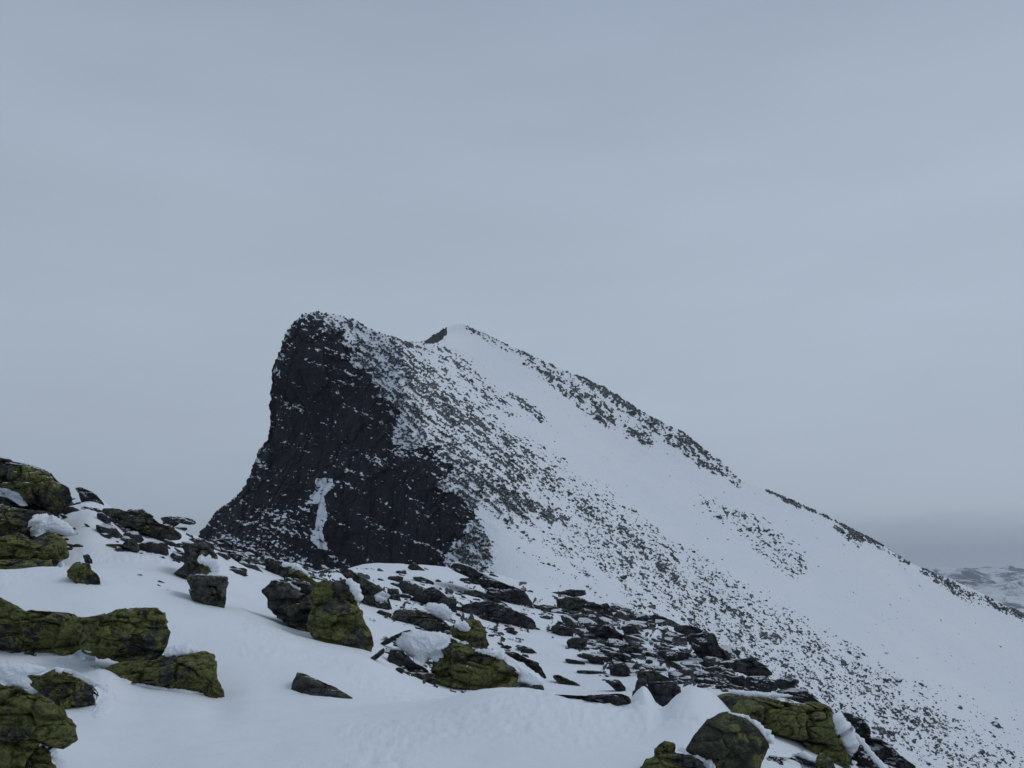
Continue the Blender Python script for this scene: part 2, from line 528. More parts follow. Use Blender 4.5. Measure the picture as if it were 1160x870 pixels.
ds = np.concatenate([[0], np.cumsum(np.hypot(np.diff(SIL[:, 0]), np.diff(SIL[:, 1]) * 0.75))])
MC = 1500
tt = np.linspace(0, ds[-1], MC)
SX = np.interp(tt, ds, SIL[:, 0]); SY = np.interp(tt, ds, SIL[:, 1])
ker = np.exp(-0.5 * (np.arange(-6, 7) / 2.2) ** 2); ker /= ker.sum()
pad = lambda v: np.convolve(np.concatenate([np.full(6, v[0]), v, np.full(6, v[-1])]), ker, 'valid')
SX, SY = pad(SX), pad(SY)
BX = np.array([200, 300, 480, 560, 700, 860, 1000, 1160, 1450]); BY = np.array([720, 700, 700, 720, 790, 900, 960, 990, 1080])
BYc = np.maximum(np.interp(SX, BX, BY), SY + 60)
MR = 560
vv = np.linspace(0, 1, MR)[:, None]
PX = np.broadcast_to(SX[None], (MR, MC)).copy()
PY = SY[None] + (BYc - SY)[None] * vv
px, py = PX.ravel(), PY.ravel()
Dm = TD(np.stack([px, py], 1) / 100.0)

# --- where rock shows and where snow lies
CLIFF = [(225,600),(243,578),(262,565),(278,545),(286,525),(300,500),(305,470),(305,420),(318,385),(333,365),(345,358),(358,358),(352,364),(366,362),(370,374),
 (389,374),(391,385),(384,388),(406,398),(398,406),(404,414),(425,421),(423,432),(432,442),(425,448),(455,459),(457,468),(448,482),(444,500),(463,508),(486,503),
 (500,506),(486,519),(516,523),(508,539),(494,550),(523,565),(537,580),(535,592),(514,616),(505,640),(500,690),(220,690)]
GULLY = [(358,542),(378,541),(378,552),(368,562),(370,588),(365,603),(371,622),(362,622),(352,612),(358,590),(361,572),(348,570),(357,556)]
BAND = [(440,510),(470,470),(455,500),(500,505),(470,520),(430,530),(390,555),(380,560),(384,546),(410,530)]
def soft(poly, wdt):
    return sstep(-wdt, wdt, poly_sd(px, py, poly))
dens = np.zeros_like(px)
def put(poly, d, wdt):
    global dens
    dens = np.maximum(dens, d * soft(poly, wdt))
def tapered(pts, wds, d, edge=6):
    """a band along a polyline with a half-width at each point"""
    global dens
    best = np.full(px.shape, -99.0)
    for (p0, w0, p1, w1) in zip(pts[:-1], wds[:-1], pts[1:], wds[1:]):
        ex, ey = p1[0] - p0[0], p1[1] - p0[1]
        t = np.clip(((px - p0[0]) * ex + (py - p0[1]) * ey) / (ex * ex + ey * ey), 0, 1)
        best = np.maximum(best, w0 + (w1 - w0) * t - np.hypot(px - p0[0] - t * ex, py - p0[1] - t * ey))
    dens = np.maximum(dens, d * sstep(-edge, edge, best))
# rock-strewn upper ridge and rib
tapered([(385,362),(430,385),(480,430),(530,480),(590,530)], [4,10,20,24,22], .50, 10)
tapered([(410,385),(450,415),(490,450),(540,500)], [5,7,7,8], .60, 6)
tapered([(455,390),(500,400),(545,440),(585,470)], [6,10,10,3], .34, 8)
tapered([(440,430),(480,480),(530,540),(590,580)], [10,16,22,16], .46, 10)
tapered([(540,540),(580,565),(625,585)], [10,14,8], .62, 8)
tapered([(590,530),(660,580),(720,630),(790,680),(880,740),(990,800),(1090,845),(1140,862)], [22,30,36,44,44,34,20,10], .24, 14)
tapered([(640,560),(700,600),(770,655),(850,700)], [8,10,10,8], .43, 8)
tapered([(578,447),(595,460),(614,475)], [3,6,4], .52, 4)
tapered([(600,408),(640,435),(680,465),(705,483)], [4,9,11,5], .52, 7)
tapered([(660,428),(720,462),(775,495),(800,520),(838,545)], [5,11,14,10,4], .62, 6)
tapered([(712,490),(735,498)], [6,7], .55, 5)
tapered([(530,372),(575,390),(620,412)], [3,5,5], .36, 5)
tapered([(890,566),(905,573)], [3,3], .6, 3)
tapered([(950,598),(975,612)], [4,6], .66, 4)
tapered([(985,612),(1030,638)], [3,3], .58, 3)
tapered([(1048,648),(1085,668),(1112,682)], [4,6,4], .62, 4)
tapered([(1120,680),(1160,698)], [5,6], .62, 4)
tapered([(800,572),(850,600),(905,640)], [8,16,14], .22, 8)
put([(481,389),(484,382),(490,378),(497,374),(505,370),(507,377),(503,382),(498,387),(490,390)], 1.3, 1.2)
tapered([(866,555),(905,571),(950,592),(985,610),(1005,622)], [1.2,1.6,1.4,2,1.2], .74, 1.2)
tapered([(560,384),(600,403),(660,429)], [1,1.5,2], .6, 1.5)
put([(505,650),(520,600),(540,590),(556,615),(556,650),(530,660)], .60, 8)     # rimed foot of the cliff
cl = poly_sd(px, py, CLIFF)
jit = 13.0 * fbm(np.stack([px / 17, py / 15, 0 * px], 1), 5, 3, .62)
cmask = sstep(-2.0, 2.0, cl + jit)
dens = np.where((px < 552) & (py < 575), np.maximum(dens, .47 * sstep(-34, -4, cl + jit)), dens)
cd_ = np.full(px.shape, .966)
cd_ -= .17 * sstep(-14, 14, poly_sd(px, py, [(235,610),(300,575),(350,565),(355,640),(300,650),(240,640)]))
cd_ -= .14 * sstep(-8, 8, poly_sd(px, py, BAND))
cd_ -= .09 * sstep(22, 0, cl)
cd_ = np.where(poly_sd(px, py, GULLY) + jit * .35 > 0, .12, cd_)
dens = np.where(px < 560, np.maximum(dens * (1 - cmask), cd_ * cmask), dens)
# noise that decides rock or snow: ledges on the cliff, downhill streaks elsewhere
def unif(n):
    r = np.argsort(np.argsort(n)) / len(n)
    return r
ca, sa = math.cos(math.radians(38)), math.sin(math.radians(38))
al, ac = px * ca + py * sa, -px * sa + py * ca
nz1 = fbm(np.stack([al / 10, ac / 4.0, Dm / 60], 1), 5, 31, .66) + .35 * fbm(np.stack([al / 40, ac / 14, 0 * al], 1), 2, 35)
wq = 4 * fbm(np.stack([px / 18, py / 18, 0 * px], 1), 3, 79)
nz2 = fbm(np.stack([(px * .97 + py * .25 + wq) / 5.0, (py - px * .18 + wq) / 3.0, 0 * px], 1), 5, 77, .76) + .50 * fbm(np.stack([(px + .45 * py) / 40, (py - .45 * px) / 9, 0 * px], 1), 4, 78)
nz3 = fbm(np.stack([px / 3.2, py / 2.8, 0 * px + 3], 1), 3, 41, .6)
nz1 = np.where(px < 600, .75 * nz1 + .6 * fbm(np.stack([(al + ac * .35) / 26, ac / 4.2, 0 * al], 1), 4, 36, .6), nz1)
thr = np.where(cmask > .5, unif(nz2), unif(nz1 * .72 + nz3 * .5))
rock = dens - thr
rockpos = np.clip(rock, -.2, .25)
# --- relief
P0 = at(px, py, Dm)
q = P0 / 9.0
f1, f2, rv, off = cells(np.stack([q[:, 0], q[:, 1] * .6, q[:, 2] * .55], 1), 5)
relief = cmask * (2.6 * fbm(P0 / 22, 4, 2, ridged=True) + 1.4 * rv[:, 0] + 1.6 * (rv * off).sum(1) - 0.9 * np.exp(-((f2 - f1) / .08) ** 2))
g1, g2, gv, go = cells(np.stack([P0[:, 0], P0[:, 1] * .6, P0[:, 2] * .8], 1) / 3.4, 15)
relief += cmask * (.55 * gv[:, 0] + 1.1 * (gv * go).sum(1) * .6 - .45 * np.exp(-((g2 - g1) / .10) ** 2))
relief += cmask * .7 * fbm(P0 / 2.6, 3, 8, ridged=True)
relief += (1 - cmask) * (sstep(0, .2, rock) * (0.9 + 1.0 * fbm(P0 / 3.0, 3, 4)) + .9 * fbm(P0 / 40, 4, 12) + .25 * fbm(P0 / 7, 3, 14))
edge = np.clip((py - np.broadcast_to(SY[None], (MR, MC)).ravel()) / 14, 0, 1)
Dm2 = Dm - relief * (.35 + .65 * edge)
P = at(px, py, Dm2)
# ragged skyline: lumps of rock stand up where rock reaches it
lump = (1 - edge) * sstep(-.1, .25, rock) * (1 - .6 * cmask)
P[:, 2] += lump * (.5 + 1.0 * fbm(np.stack([px / 5, py / 5, 0 * px], 1), 4, 61, ridged=True))
P[:, 0] += (1 - edge) * cmask * 2.0 * fbm(np.stack([px / 40, py / 6, 0 * px], 1), 4, 63)
# --- the far side falls away behind the skyline
top = P.reshape(MR, MC, 3)[0]
NB = 26
tb = np.linspace(0, 1, NB + 1)[1:][::-1]
back = np.stack([top + np.array([0, 1, 0]) * (220 * t ** .8) + np.array([-30 * t, 0, -190 * t ** 1.25]) for t in tb])
bn = back.reshape(-1, 3)
bn[:, 2] += 4 * np.repeat(tb, MC) * fbm(bn / 25, 3, 5)
VM = np.concatenate([bn, P])
rk = np.concatenate([np.repeat(0.05 - .1 * tb, MC) + .15 * fbm(bn / 12, 3, 9), rock])
knob = soft([(478,391),(484,381),(497,373),(506,369),(508,377),(498,389)], 2.0)
cf = np.concatenate([np.zeros(NB * MC), np.maximum(cmask, .8 * knob)])

m = MB('mountain_rock_and_snow')
at_r = m.n('ShaderNodeAttribute', attribute_name='rock')
at_c = m.n('ShaderNodeAttribute', attribute_name='cliff')
fine = m.noise(.55, 4, .65)
mm = m.math('ADD', at_r.outputs['Fac'], m.math('MULTIPLY', m.math('SUBTRACT', fine, .5), .16))
rm = m.step(mm, -.015, .02)
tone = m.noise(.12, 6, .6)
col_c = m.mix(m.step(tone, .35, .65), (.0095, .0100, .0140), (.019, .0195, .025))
col_r = m.mix(m.step(m.noise(.5, 5, .65), .35, .65), (.022, .026, .031), (.058, .066, .072))
col_r = m.mix(m.math('MULTIPLY', m.step(m.noise(1.3, 5, .7), .52, .64), .5), col_r, SNOW)
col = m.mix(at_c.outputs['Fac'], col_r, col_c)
sn = m.mix(m.step(m.noise(.03, 5, .6), .35, .65), (.77, .81, .855), SNOW)
m.set(m.b.inputs['Base Color'], m.mix(rm, sn, col))
m.b.inputs['Roughness'].default_value = .85
m.b.inputs['Specular IOR Level'].default_value = .15
m.bump(m.noise(.35, 7, .6), .6, .8)
mountain = mesh_np('mountain', VM, grid_faces(NB + MR, MC), m.m, attrs={'rock': rk, 'cliff': cf})
tag(mountain, 'snowy mountain with a sheer black cliff on its left side', 'mountain', kind='structure')

# ------------------------------------------------------------------ valley floor and far hills
m = MB('distant_snow')
big = m.noise(.0016, 9, .68)
m.set(m.b.inputs['Base Color'], m.mix(m.step(big, .47, .56), (.06, .07, .085), SNOW))
m.b.inputs['Roughness'].default_value = .9
M_FAR = m.m
ang = np.linspace(0, 2 * math.pi, 181)[:-1]
rad = np.array([5, 120, 400, 900, 1800, 3000, 4200, 5200, 6200, 8000.])
RR, TT = np.meshgrid(rad, ang, indexing='ij')
VV = np.stack([RR.ravel() * np.cos(TT.ravel()), 250 + RR.ravel() * np.sin(TT.ravel()), np.full(RR.size, -330.0)], 1)
VV[:, 2] += 30 * fbm(VV / 900, 4, 3)
valley = mesh_np('valley_floor', VV, grid_faces(len(rad), 180, True), M_FAR)
tag(valley, 'snow covered valley floor far below the mountain', 'valley', kind='structure')

# skyline of the far range where the photograph shows it, then carried on round the horizon
HC, HR = 700, 150
ha = np.linspace(-1.25, 1.25, HC)
hr = np.linspace(3300, 7600, HR)
HA, HD = np.meshgrid(ha, hr)
x, y = np.sin(HA.ravel()) * HD.ravel(), np.cos(HA.ravel()) * HD.ravel()
t = (HD.ravel() - 3300) / 4300
ridge = fbm(np.stack([x / 1500, y / 1500, 0 * x], 1), 6, 91, .5, ridged=True)
hz = -330 + 330 * sstep(0, .7, t) * (.93 + .50 * ridge) + 70 * fbm(np.stack([x / 300, y / 300, 0 * x], 1), 4, 19)
hz *= np.where(t > .93, 1 + (t - .93) * 8, 1)
m = MB('far_hill_snow')
big = m.noise(.0065, 9, .72)
sx = m.n('ShaderNodeSeparateXYZ'); m.t.links.new(m.geo.outputs['Normal'], sx.inputs[0])
v = m.math('ADD', m.math('MULTIPLY', big, 1.1), m.math('MULTIPLY', sx.outputs['Z'], .35))
m.set(m.b.inputs['Base Color'], m.mix(m.step(v, .82, .93), (.05, .068, .10), SNOW))
m.b.inputs['Roughness'].default_value = .9
hills = mesh_np('far_hills', np.stack([x, y, hz], 1), grid_faces(HR, HC), m.m)
tag(hills, 'low range of snowy hills on the horizon right of the mountain', 'hills', kind='structure')

# ------------------------------------------------------------------ boulders from their outlines
ZO = {'A': (0, 510, 130 / 754), 'B': (0, 660, 260 / 1077), 'C': (380, 620, 240 / 1160), 'D': (560, 640, 180 / 979),
      'E': (700, 690, 200 / 967), 'F': (860, 740, 200 / 1160), 'G': (120, 550, 200 / 1160), 'H': (280, 600, 300 / 967), 'P': (0, 0, 1.0)}
def pix(z, pts):
    ox, oy, s = ZO[z]
    return np.array([(ox + s * a, oy + s * b) for a, b in pts], float)

def star_radius(poly, nphi):
    c = poly.mean(0)
    # area centroid
    x, y = poly[:, 0], poly[:, 1]
    x2, y2 = np.roll(x, -1), np.roll(y, -1)
    cr = x * y2 - x2 * y
    A = cr.sum() / 2
    if abs(A) > 1e-6:
        c = np.array([((x + x2) * cr).sum(), ((y + y2) * cr).sum()]) / (6 * A)
    phi = np.linspace(0, 2 * math.pi, nphi, endpoint=False)
    d = np.stack([np.cos(phi), np.sin(phi)], 1)
    r = np.zeros(nphi)
    for a, b in zip(poly, np.roll(poly, -1, 0)):
        e = b - a; q = a - c
        den = d[:, 0] * e[1] - d[:, 1] * e[0]
        den = np.where(np.abs(den) < 1e-9, 1e-9, den)
        tt = (q[0] * e[1] - q[1] * e[0]) / den
        uu = (q[0] * d[:, 1] - q[1] * d[:, 0]) / den
        ok = (tt > 0) & (uu >= -1e-6) & (uu <= 1 + 1e-6)
        r = np.where(ok & (tt > r), tt, r)
    r[r == 0] = np.median(r[r > 0])
    return c, d, r

def blob(poly, D, front, back, seed, rough, nphi, npsi, block=.45, facet=1.0, sharp=True, ext=0.0):
    """solid lump whose outline seen from the shoulder is the polygon, with real depth before and behind distance D"""
    c, d, r = star_radius(poly, nphi)
    k = np.array([.25, .5, .25])
    r = np.convolve(np.concatenate([r[-1:], r, r[:1]]), k, 'valid')
    if not sharp:
        k2 = np.exp(-.5 * (np.arange(-9, 10) / 3.2) ** 2); k2 /= k2.sum()
        r = np.convolve(np.concatenate([r[-9:], r, r[:9]]), k2, 'valid')
    # the foot goes on down into the snow
    dn = np.clip(d[:, 1], 0, 1) ** 1.5
    r = r * (1 + ext * dn)
    nh = npsi // 2
    sv = np.sin(np.linspace(0, 1, nh + 1) * math.pi / 2) ** .85
    half = np.arcsin(np.clip(sv, 0, 1) ** (1 / block))
    psi = np.concatenate([half, math.pi - half[:-1][::-1]])
    npsi = len(psi)
    g = np.sin(psi) ** block
    h = np.sign(np.cos(psi)) * np.abs(np.cos(psi)) ** .75
    s = g[:, None]
    X = c[0] + d[None, :, 0] * r[None] * s
    Y = c[1] + d[None, :, 1] * r[None] * s
    dep = np.where(h > 0, -h * front, -h * back)[:, None] + 0 * X
    # the top leans back and the foot stands forward
    dep = dep + (c[1] - Y) / np.ptp(poly[:, 1]) * front * .5
    sd = seed * 7.13
    size = np.sqrt(np.ptp(poly[:, 0]) * np.ptp(poly[:, 1])) * D / FPX
    if sharp:
        # broad joint faces: planes that cut the rounded front back to flat facets
        r_ = np.random.default_rng(seed)
        U = np.stack([(X - c[0]) / (.5 * np.ptp(poly[:, 0])), dep / front, -(Y - c[1]) / (.5 * np.ptp(poly[:, 1]))], -1).reshape(-1, 3)
        for _ in range(14):
            n_ = np.array([r_.normal() * .75, -1, r_.normal() * .75 + .15]); n_ /= np.linalg.norm(n_)
            over = np.clip(U @ n_ - r_.uniform(.50, .95), 0, None) * min(facet, 1.0)
            U[:, 1] -= over * n_[1] * 1.15
        dep = (U[:, 1] * front).reshape(dep.shape)
    Pw = at(X.ravel(), Y.ravel(), D)
    vd = Pw - np.array([0, 0, EYE]); vd /= vd[:, 1:2]
    Pw = Pw + vd * dep.ravel()[:, None]
    ctr = Pw.mean(0)
    nrm = Pw - ctr
    nrm /= np.linalg.norm(nrm, axis=1, keepdims=True) + 1e-9
    if sharp:
        q = (Pw + sd) / (size * .34) * np.array([.75, .75, 1.6])
        q = q + .35 * np.stack([fbm(q * .9 + 5, 2, 3), fbm(q * .9 + 9, 2, 4), fbm(q * .9 + 13, 2, 6)], 1)
        f1, f2, rv, off = cells(q, seed)
        disp = facet * size * (.035 * rv[:, 0] + .11 * (rv * off).sum(1) - .026 * np.exp(-((f2 - f1) / .05) ** 2))
        q2 = q * 2.7 + 31
        f1, f2, rv, off = cells(q2, seed + 1)
        disp += facet * size * (.012 * rv[:, 0] + .05 * (rv * off).sum(1) * .6 - .012 * np.exp(-((f2 - f1) / .09) ** 2))
        # bedding joints
        bed = (Pw[:, 2] + .22 * Pw[:, 0] + .12 * size * fbm((Pw + sd) / size, 2, 4)) / (size * .30) + sd
        fr = np.abs(bed - np.round(bed))
        keep = sstep(-.1, .25, fbm((Pw + sd) / (size * .6), 2, seed + 5))
        disp -= size * .05 * keep * np.exp(-(fr / .07) ** 2) * facet
        disp += rough * size * (.052 * fbm((Pw + sd) / (size * .3), 5, seed, .58, ridged=True))
    else:
        disp = rough * size * (.12 * fbm((Pw + sd) / (size * .35), 5, seed, .62))
    # keep the outline near its trace: mostly move along the view and less across it
    mv = nrm * disp[:, None]
    mv[:, 0] *= .45; mv[:, 2] *= .45
    mv[:, 1] -= .45 * np.abs(nrm[:, 0] * 0) 
    Pw = Pw + mv
    Pw = Pw + vd * (-.5 * disp * (h.repeat(nphi) > 0))[:, None]
    n = npsi * nphi
    V2 = np.concatenate([Pw[nphi:-nphi], Pw[:1], Pw[-1:]])
    F = grid_faces(npsi - 2, nphi, True)
    m_ = (npsi - 2) * nphi
    j = np.arange(nphi); j2 = (j + 1) % nphi
    capA = np.stack([np.full(nphi, m_), j2, j, j], 1)[:, :3]
    capB = np.stack([np.full(nphi, m_ + 1), (npsi - 3) * nphi + j, (npsi - 3) * nphi + j2], 1)
    return V2, F, capA, capB

def build_blob(name, args, mat, parent=None):
    V2, F, ca_, cb_ = blob(*args)
    tri = np.concatenate([F[:, [0, 1, 2]], F[:, [0, 2, 3]], ca_, cb_])
    base = np.array([V2[:, 0].mean(), V2[:, 1].mean(), V2[:, 2].min()])
    return mesh_np(name, V2, tri, mat, parent=parent, loc=base)

BOULDERS = {}
from mathutils.bvhtree import BVHTree
def bvh_of(o):
    me = o.data
    l = o.location
    return BVHTree.FromPolygons([v.co + l for v in me.vertices], [p.vertices[:] for p in me.polygons])
BVHS = [bvh_of(ground)]
def first_hit(p):
    """distance of the first surface seen along the ray from the eye through p"""
    o = Vector((0, 0, EYE)); d = (Vector(p) - o).normalized()
    best = None
    for b in BVHS:
        r = b.ray_cast(o, d, 200)
        if r[0] is not None and (best is None or r[3] < best[1]):
            best = (r[0].y, r[3])
    return None if best is None else best[0]
_bs = [100]
def boulder(key, z, pts, label, mat, D=None, name='boulder', cat='boulder', group=None, thick=.6, facet=1.1, dD=0.0, rough=1.0, block=.42, hold=None, ext=.35):
    poly = pix(z, pts)
    _bs[0] += 1
    if hold is None:
        hold = key[0] in 'rtf' and key not in ('rb', 'rc') or key in ('eh', 'ei', 'ej', 'd11', 'ep', 'eo')
    lo = poly[poly[:, 1] > poly[:, 1].max() - .22 * np.ptp(poly[:, 1])]
    hit = None if (hold and D is not None) else ray_hit(lo[:, 0].mean(), min(poly[:, 1].max() - .8, 1100.))
    front_d = 0.0
    if hit is not None and hit < 95:
        s0 = min(np.ptp(poly[:, 0]), np.ptp(poly[:, 1]) * 1.6) * hit / FPX
        D = hit + s0 * thick * .5
    elif D is None:
        D = 60.0
    D += dD
    wpx, hpx = np.ptp(poly[:, 0]), np.ptp(poly[:, 1])
    sz = min(wpx, hpx * 1.6) * D / FPX
    big = max(wpx, hpx)
    nphi = int(np.clip(big * 1.6, 36, 260)); npsi = int(np.clip(big * .9, 22, 130))
    o = build_blob(name, (poly, D, sz * thick * .55, sz * thick * 1.1, _bs[0], rough, nphi, npsi, block, facet, True, ext), mat)
    tag(o, label, cat, group, 'thing')
    BVHS.append(bvh_of(o))
    BOULDERS[key] = (o, D)
    return o

def smooth_fill(d, it, wrap):
    ok = ~np.isnan(d)
    d = np.where(ok, d, np.nanmedian(d) if ok.any() else 0)
    for _ in range(it):
        if wrap:
            d = (d + np.roll(d, 1, 1) + np.roll(d, -1, 1)) / 3
            e = np.concatenate([d[:1], d, d[-1:]])
            d = (e[:-2] + e[1:-1] + e[2:]) / 3
        else:
            e = np.concatenate([d[:1], d, d[-1:]]); d = (e[:-2] + e[1:-1] + e[2:]) / 3
    return d

def snow_lump(key, z, pts, dD=0, name='snow_cap', thick=.22, D=None):
    """snow plastered by the wind on the face of a boulder: a part of that boulder, following the rock under it"""
    o, D0 = BOULDERS[key]
    poly = pix(z, pts)
    _bs[0] += 1
    c, d, r = star_radius(poly, 120)
    k2 = np.exp(-.5 * (np.arange(-6, 7) / 1.8) ** 2); k2 /= k2.sum()
    r = np.convolve(np.concatenate([r[-6:], r, r[:6]]), k2, 'valid')
    ph = np.arctan2(d[:, 1], d[:, 0])
    rr_ = fbm(np.stack([c[0] + d[:, 0] * r, c[1] + d[:, 1] * r, 0 * r], 1) / (r.mean() * .30), 5, _bs[0], .75)
    r0 = r; r = r * (1 + .42 * rr_)
    ns = 26
    s_ = np.linspace(0, 1, ns)
    RR_ = r0[None] + (r - r0)[None] * s_[:, None] ** 4
    X = c[0] + d[None, :, 0] * RR_ * s_[:, None]
    Y = c[1] + d[None, :, 1] * RR_ * s_[:, None]
    sz = min(np.ptp(poly[:, 0]), np.ptp(poly[:, 1])) * D0 / FPX
    dep = np.full(X.shape, np.nan)
    Q = at(X.ravel(), Y.ravel(), D0)
    for i in range(0, len(Q)):
        h_ = first_hit(Q[i])
        if h_ is not None and abs(h_ - D0) < max(1.6 * sz, .9) :
            dep.flat[i] = h_
    if np.isnan(dep).all(): dep[:] = D0
    dep = smooth_fill(dep, 9, True)
    th = sz * thick
    prof = np.sqrt(np.clip(1 - s_ ** 2.2, 0, 1))[:, None]
    P1 = at(X.ravel(), Y.ravel(), (dep - th * (prof - .12)).ravel())
    P1[:, 1] += (th * .6 * prof.repeat(X.shape[1], 1).ravel()) * fbm(P1 / (sz * .30), 5, _bs[0], .6)
    P2 = at(X.ravel(), Y.ravel(), (dep + th * (.25 + .6 * prof)).ravel())
    n = 120
    V2 = np.concatenate([P1, P2])
    F = grid_faces(ns, n, True)
    F = F[:, ::-1]
    F2 = F[:, ::-1] + ns * n
    j = np.arange(n); j2 = (j + 1) % n; e = (ns - 1) * n
    rim = np.stack([e + j, e + j2, ns * n + e + j2, ns * n + e + j], 1)
    F = np.concatenate([F, F2, rim])
    tri = np.concatenate([F[:, [0, 1, 2]], F[:, [0, 2, 3]]])
    base = np.array([V2[:, 0].mean(), V2[:, 1].mean(), V2[:, 2].min()])
    return mesh_np(name, V2, tri, M_DRIFT, parent=o, loc=base)

def snow_strip(key, z, pts, rads, dD=0, name='snow_ledge'):
    """a ribbon of packed snow along a ledge of a boulder"""
    o, D0 = BOULDERS[key]
    s = ZO[z][2]
    poly = pix(z, pts)
    L = np.concatenate([[0], np.cumsum(np.hypot(*np.diff(poly, axis=0).T))])
    n = max(int(L[-1] * 1.2), 20)
    t = np.linspace(0, L[-1], n)
    cx, cy = np.interp(t, L, poly[:, 0]), np.interp(t, L, poly[:, 1])
    kk = np.ones(5) / 5
    cx = np.convolve(np.pad(cx, 2, 'edge'), kk, 'valid'); cy = np.convolve(np.pad(cy, 2, 'edge'), kk, 'valid')
    rr = np.interp(t, L, np.array(rads, float) * s) * np.sqrt(np.clip(np.minimum(t, L[-1] - t) / (L[-1] * .08 + 1e-6), .02, 1))
    sd = _bs[0] = _bs[0] + 1
    rr = rr * (1 + .5 * fbm(np.stack([t / 6, 0 * t, 0 * t + sd], 1), 3, sd))
    dep = np.full((n, 1), np.nan)
    Q = at(cx, cy, D0)
    for i in range(n):
        h_ = first_hit(Q[i])
        if h_ is not None and abs(h_ - D0) < 1.6: dep[i, 0] = h_
    if np.isnan(dep).all(): dep[:] = D0
    D = smooth_fill(dep, 8, False)[:, 0]
    ctr = at(cx, cy, D)
    rw = rr * D / FPX
    nphi = 18
    ph = np.linspace(0, 2 * math.pi, nphi, endpoint=False)
    tx, ty = np.gradient(cx), np.gradient(cy)
    ln = np.hypot(tx, ty) + 1e-9
    side = np.stack([-ty / ln, 0 * tx, -tx / ln], 1)      # across the strip in the picture plane
    Pw = ctr[:, None] + rw[:, None, None] * (np.cos(ph)[None, :, None] * side[:, None] + np.sin(ph)[None, :, None] * np.array([0, 1.0, .15]))
    Pw = Pw.reshape(-1, 3)
    cc = np.repeat(ctr, nphi, 0)
    sz = float(rw.mean())
    Pw = cc + (Pw - cc) * (1 + .9 * fbm(Pw / (sz * 1.5), 5, sd, .65))[:, None]
    F = grid_faces(n, nphi, True)
    tri = np.concatenate([F[:, [0, 1, 2]], F[:, [0, 2, 3]]])
    base = np.array([Pw[:, 0].mean(), Pw[:, 1].mean(), Pw[:, 2].min()])
    return mesh_np(name, Pw, tri, M_DRIFT, parent=o, loc=base)

# --- upper left crag
boulder('la','A',[(-160,60),(0,55),(90,75),(200,100),(320,145),(390,215),(455,245),(460,340),(400,390),(340,410),(300,370),(200,330),(60,290),(0,265),(-160,260)],
        'lichen covered boulder crowning the snowy crag against the sky', M_LICHS, D=18.8, hold=True, ext=.2, thick=.85)
boulder('lb','A',[(75,290),(180,285),(220,330),(215,385),(150,360),(90,315)], 'small rounded rock in the snow under the crowning boulder', M_MID, D=17.6)
boulder('lc','A',[(-160,350),(0,345),(80,375),(170,390),(330,405),(330,470),(230,480),(190,520),(150,540),(140,560),(0,575),(-160,570)],
        'brown lichen rock wedged below the crowning boulder of the crag', M_MID, D=18.0, hold=True, ext=.2, thick=.85)
boulder('ld','A',[(-160,570),(0,570),(120,545),(200,590),(290,545),(400,560),(440,600),(455,700),(420,720),(300,710),(100,722),(-160,720)],
        'wide yellow green boulder in the middle of the crag', M_LICH, D=17.3, hold=True, ext=.2, thick=.85)
boulder('le','A',[(-160,728),(60,722),(200,715),(340,722),(365,800),(340,850),(200,870),(0,870),(-160,870)], 'lowest mossy slab of the crag just above the smooth drift', M_LICH, D=16.6, hold=True, ext=.2, thick=.85)
boulder('lf','A',[(440,790),(500,735),(590,740),(600,790),(650,820),(650,900),(560,890),(440,830)], 'little green rock at the right foot of the crag', M_LICHS, D=16.6)
boulder('lg','G',[(-40,390),(20,385),(110,385),(150,350),(190,350),(225,430),(190,440),(130,400),(60,410),(-20,450)], 'low dark rock half drowned in snow right of the crag', M_LICHS, D=18.5)
boulder('lh','A',[(480,250),(520,238),(620,280),(680,350),(660,370),(600,340),(530,290)], 'rime streaked rock poking from snow beside the crowning boulder', M_DARKS, D=21, thick=.8)
boulder('li','A',[(500,400),(540,370),(640,380),(745,445),(700,465),(600,440)], 'narrow snow striped ledge below the rime streaked rock', M_DARKS, D=20, thick=.8)
boulder('lj','G',[(-20,150),(80,145),(120,165),(240,155),(310,210),(370,260),(460,280),(475,340),(430,350),(280,330),(230,290),(170,265),(100,270),(30,310),(-20,310)],
        'long brownish boulder on the left skyline beside the cliff foot', M_MID, D=21.5)
boulder('lk','G',[(360,205),(500,205),(560,215),(600,250),(570,262),(480,245),(430,280),(380,260)], 'thin pointed rock with rime fringe at the skyline end', M_DARKS, D=22.5)
boulder('ll','G',[(490,385),(640,370),(690,420),(740,470),(700,520),(700,600),(600,640),(460,570),(520,520),(490,490),(520,440)], 'grey rock bearing a snow tongue, above the wedge shaped boulder', M_MID, D=17.8, hold=True, ext=.5)
boulder('lm','G',[(520,590),(600,585),(740,588),(815,600),(755,805),(640,790),(570,740)], 'wedge shaped boulder standing alone in the snow below the skyline', M_LICHS, D=16.8)
snow_strip('ll','G',[(600,480),(670,490),(720,520),(715,570),(690,610),(730,640),(765,675)],[26,34,30,22,34,36,20], dD=-.9)
snow_lump('la','A',[(-60,250),(40,245),(130,285),(190,370),(150,375),(60,320),(0,300),(-60,300)], dD=-1.0)
snow_lump('lc','A',[(160,500),(220,420),(290,415),(350,425),(480,500),(500,570),(420,560),(370,545),(300,540),(220,580)], dD=-1.1)
snow_strip('ld','A',[(340,720),(380,760),(420,770)],[20,40,20], dD=-.6)
boulder('lq','A',[(-160,200),(150,280),(300,330),(390,420),(440,560),(450,720),(380,830),(200,900),(-160,900)], 'dark bedrock block filling the gaps of the crag at the left edge', M_MID, D=20.0, hold=True, ext=.1, thick=.7)
boulder('lr','A',[(540,690),(580,680),(605,720),(600,760),(560,730)], 'tiny dark stone in the snow just right of the crag', M_DARKS, name='stone', cat='stone')
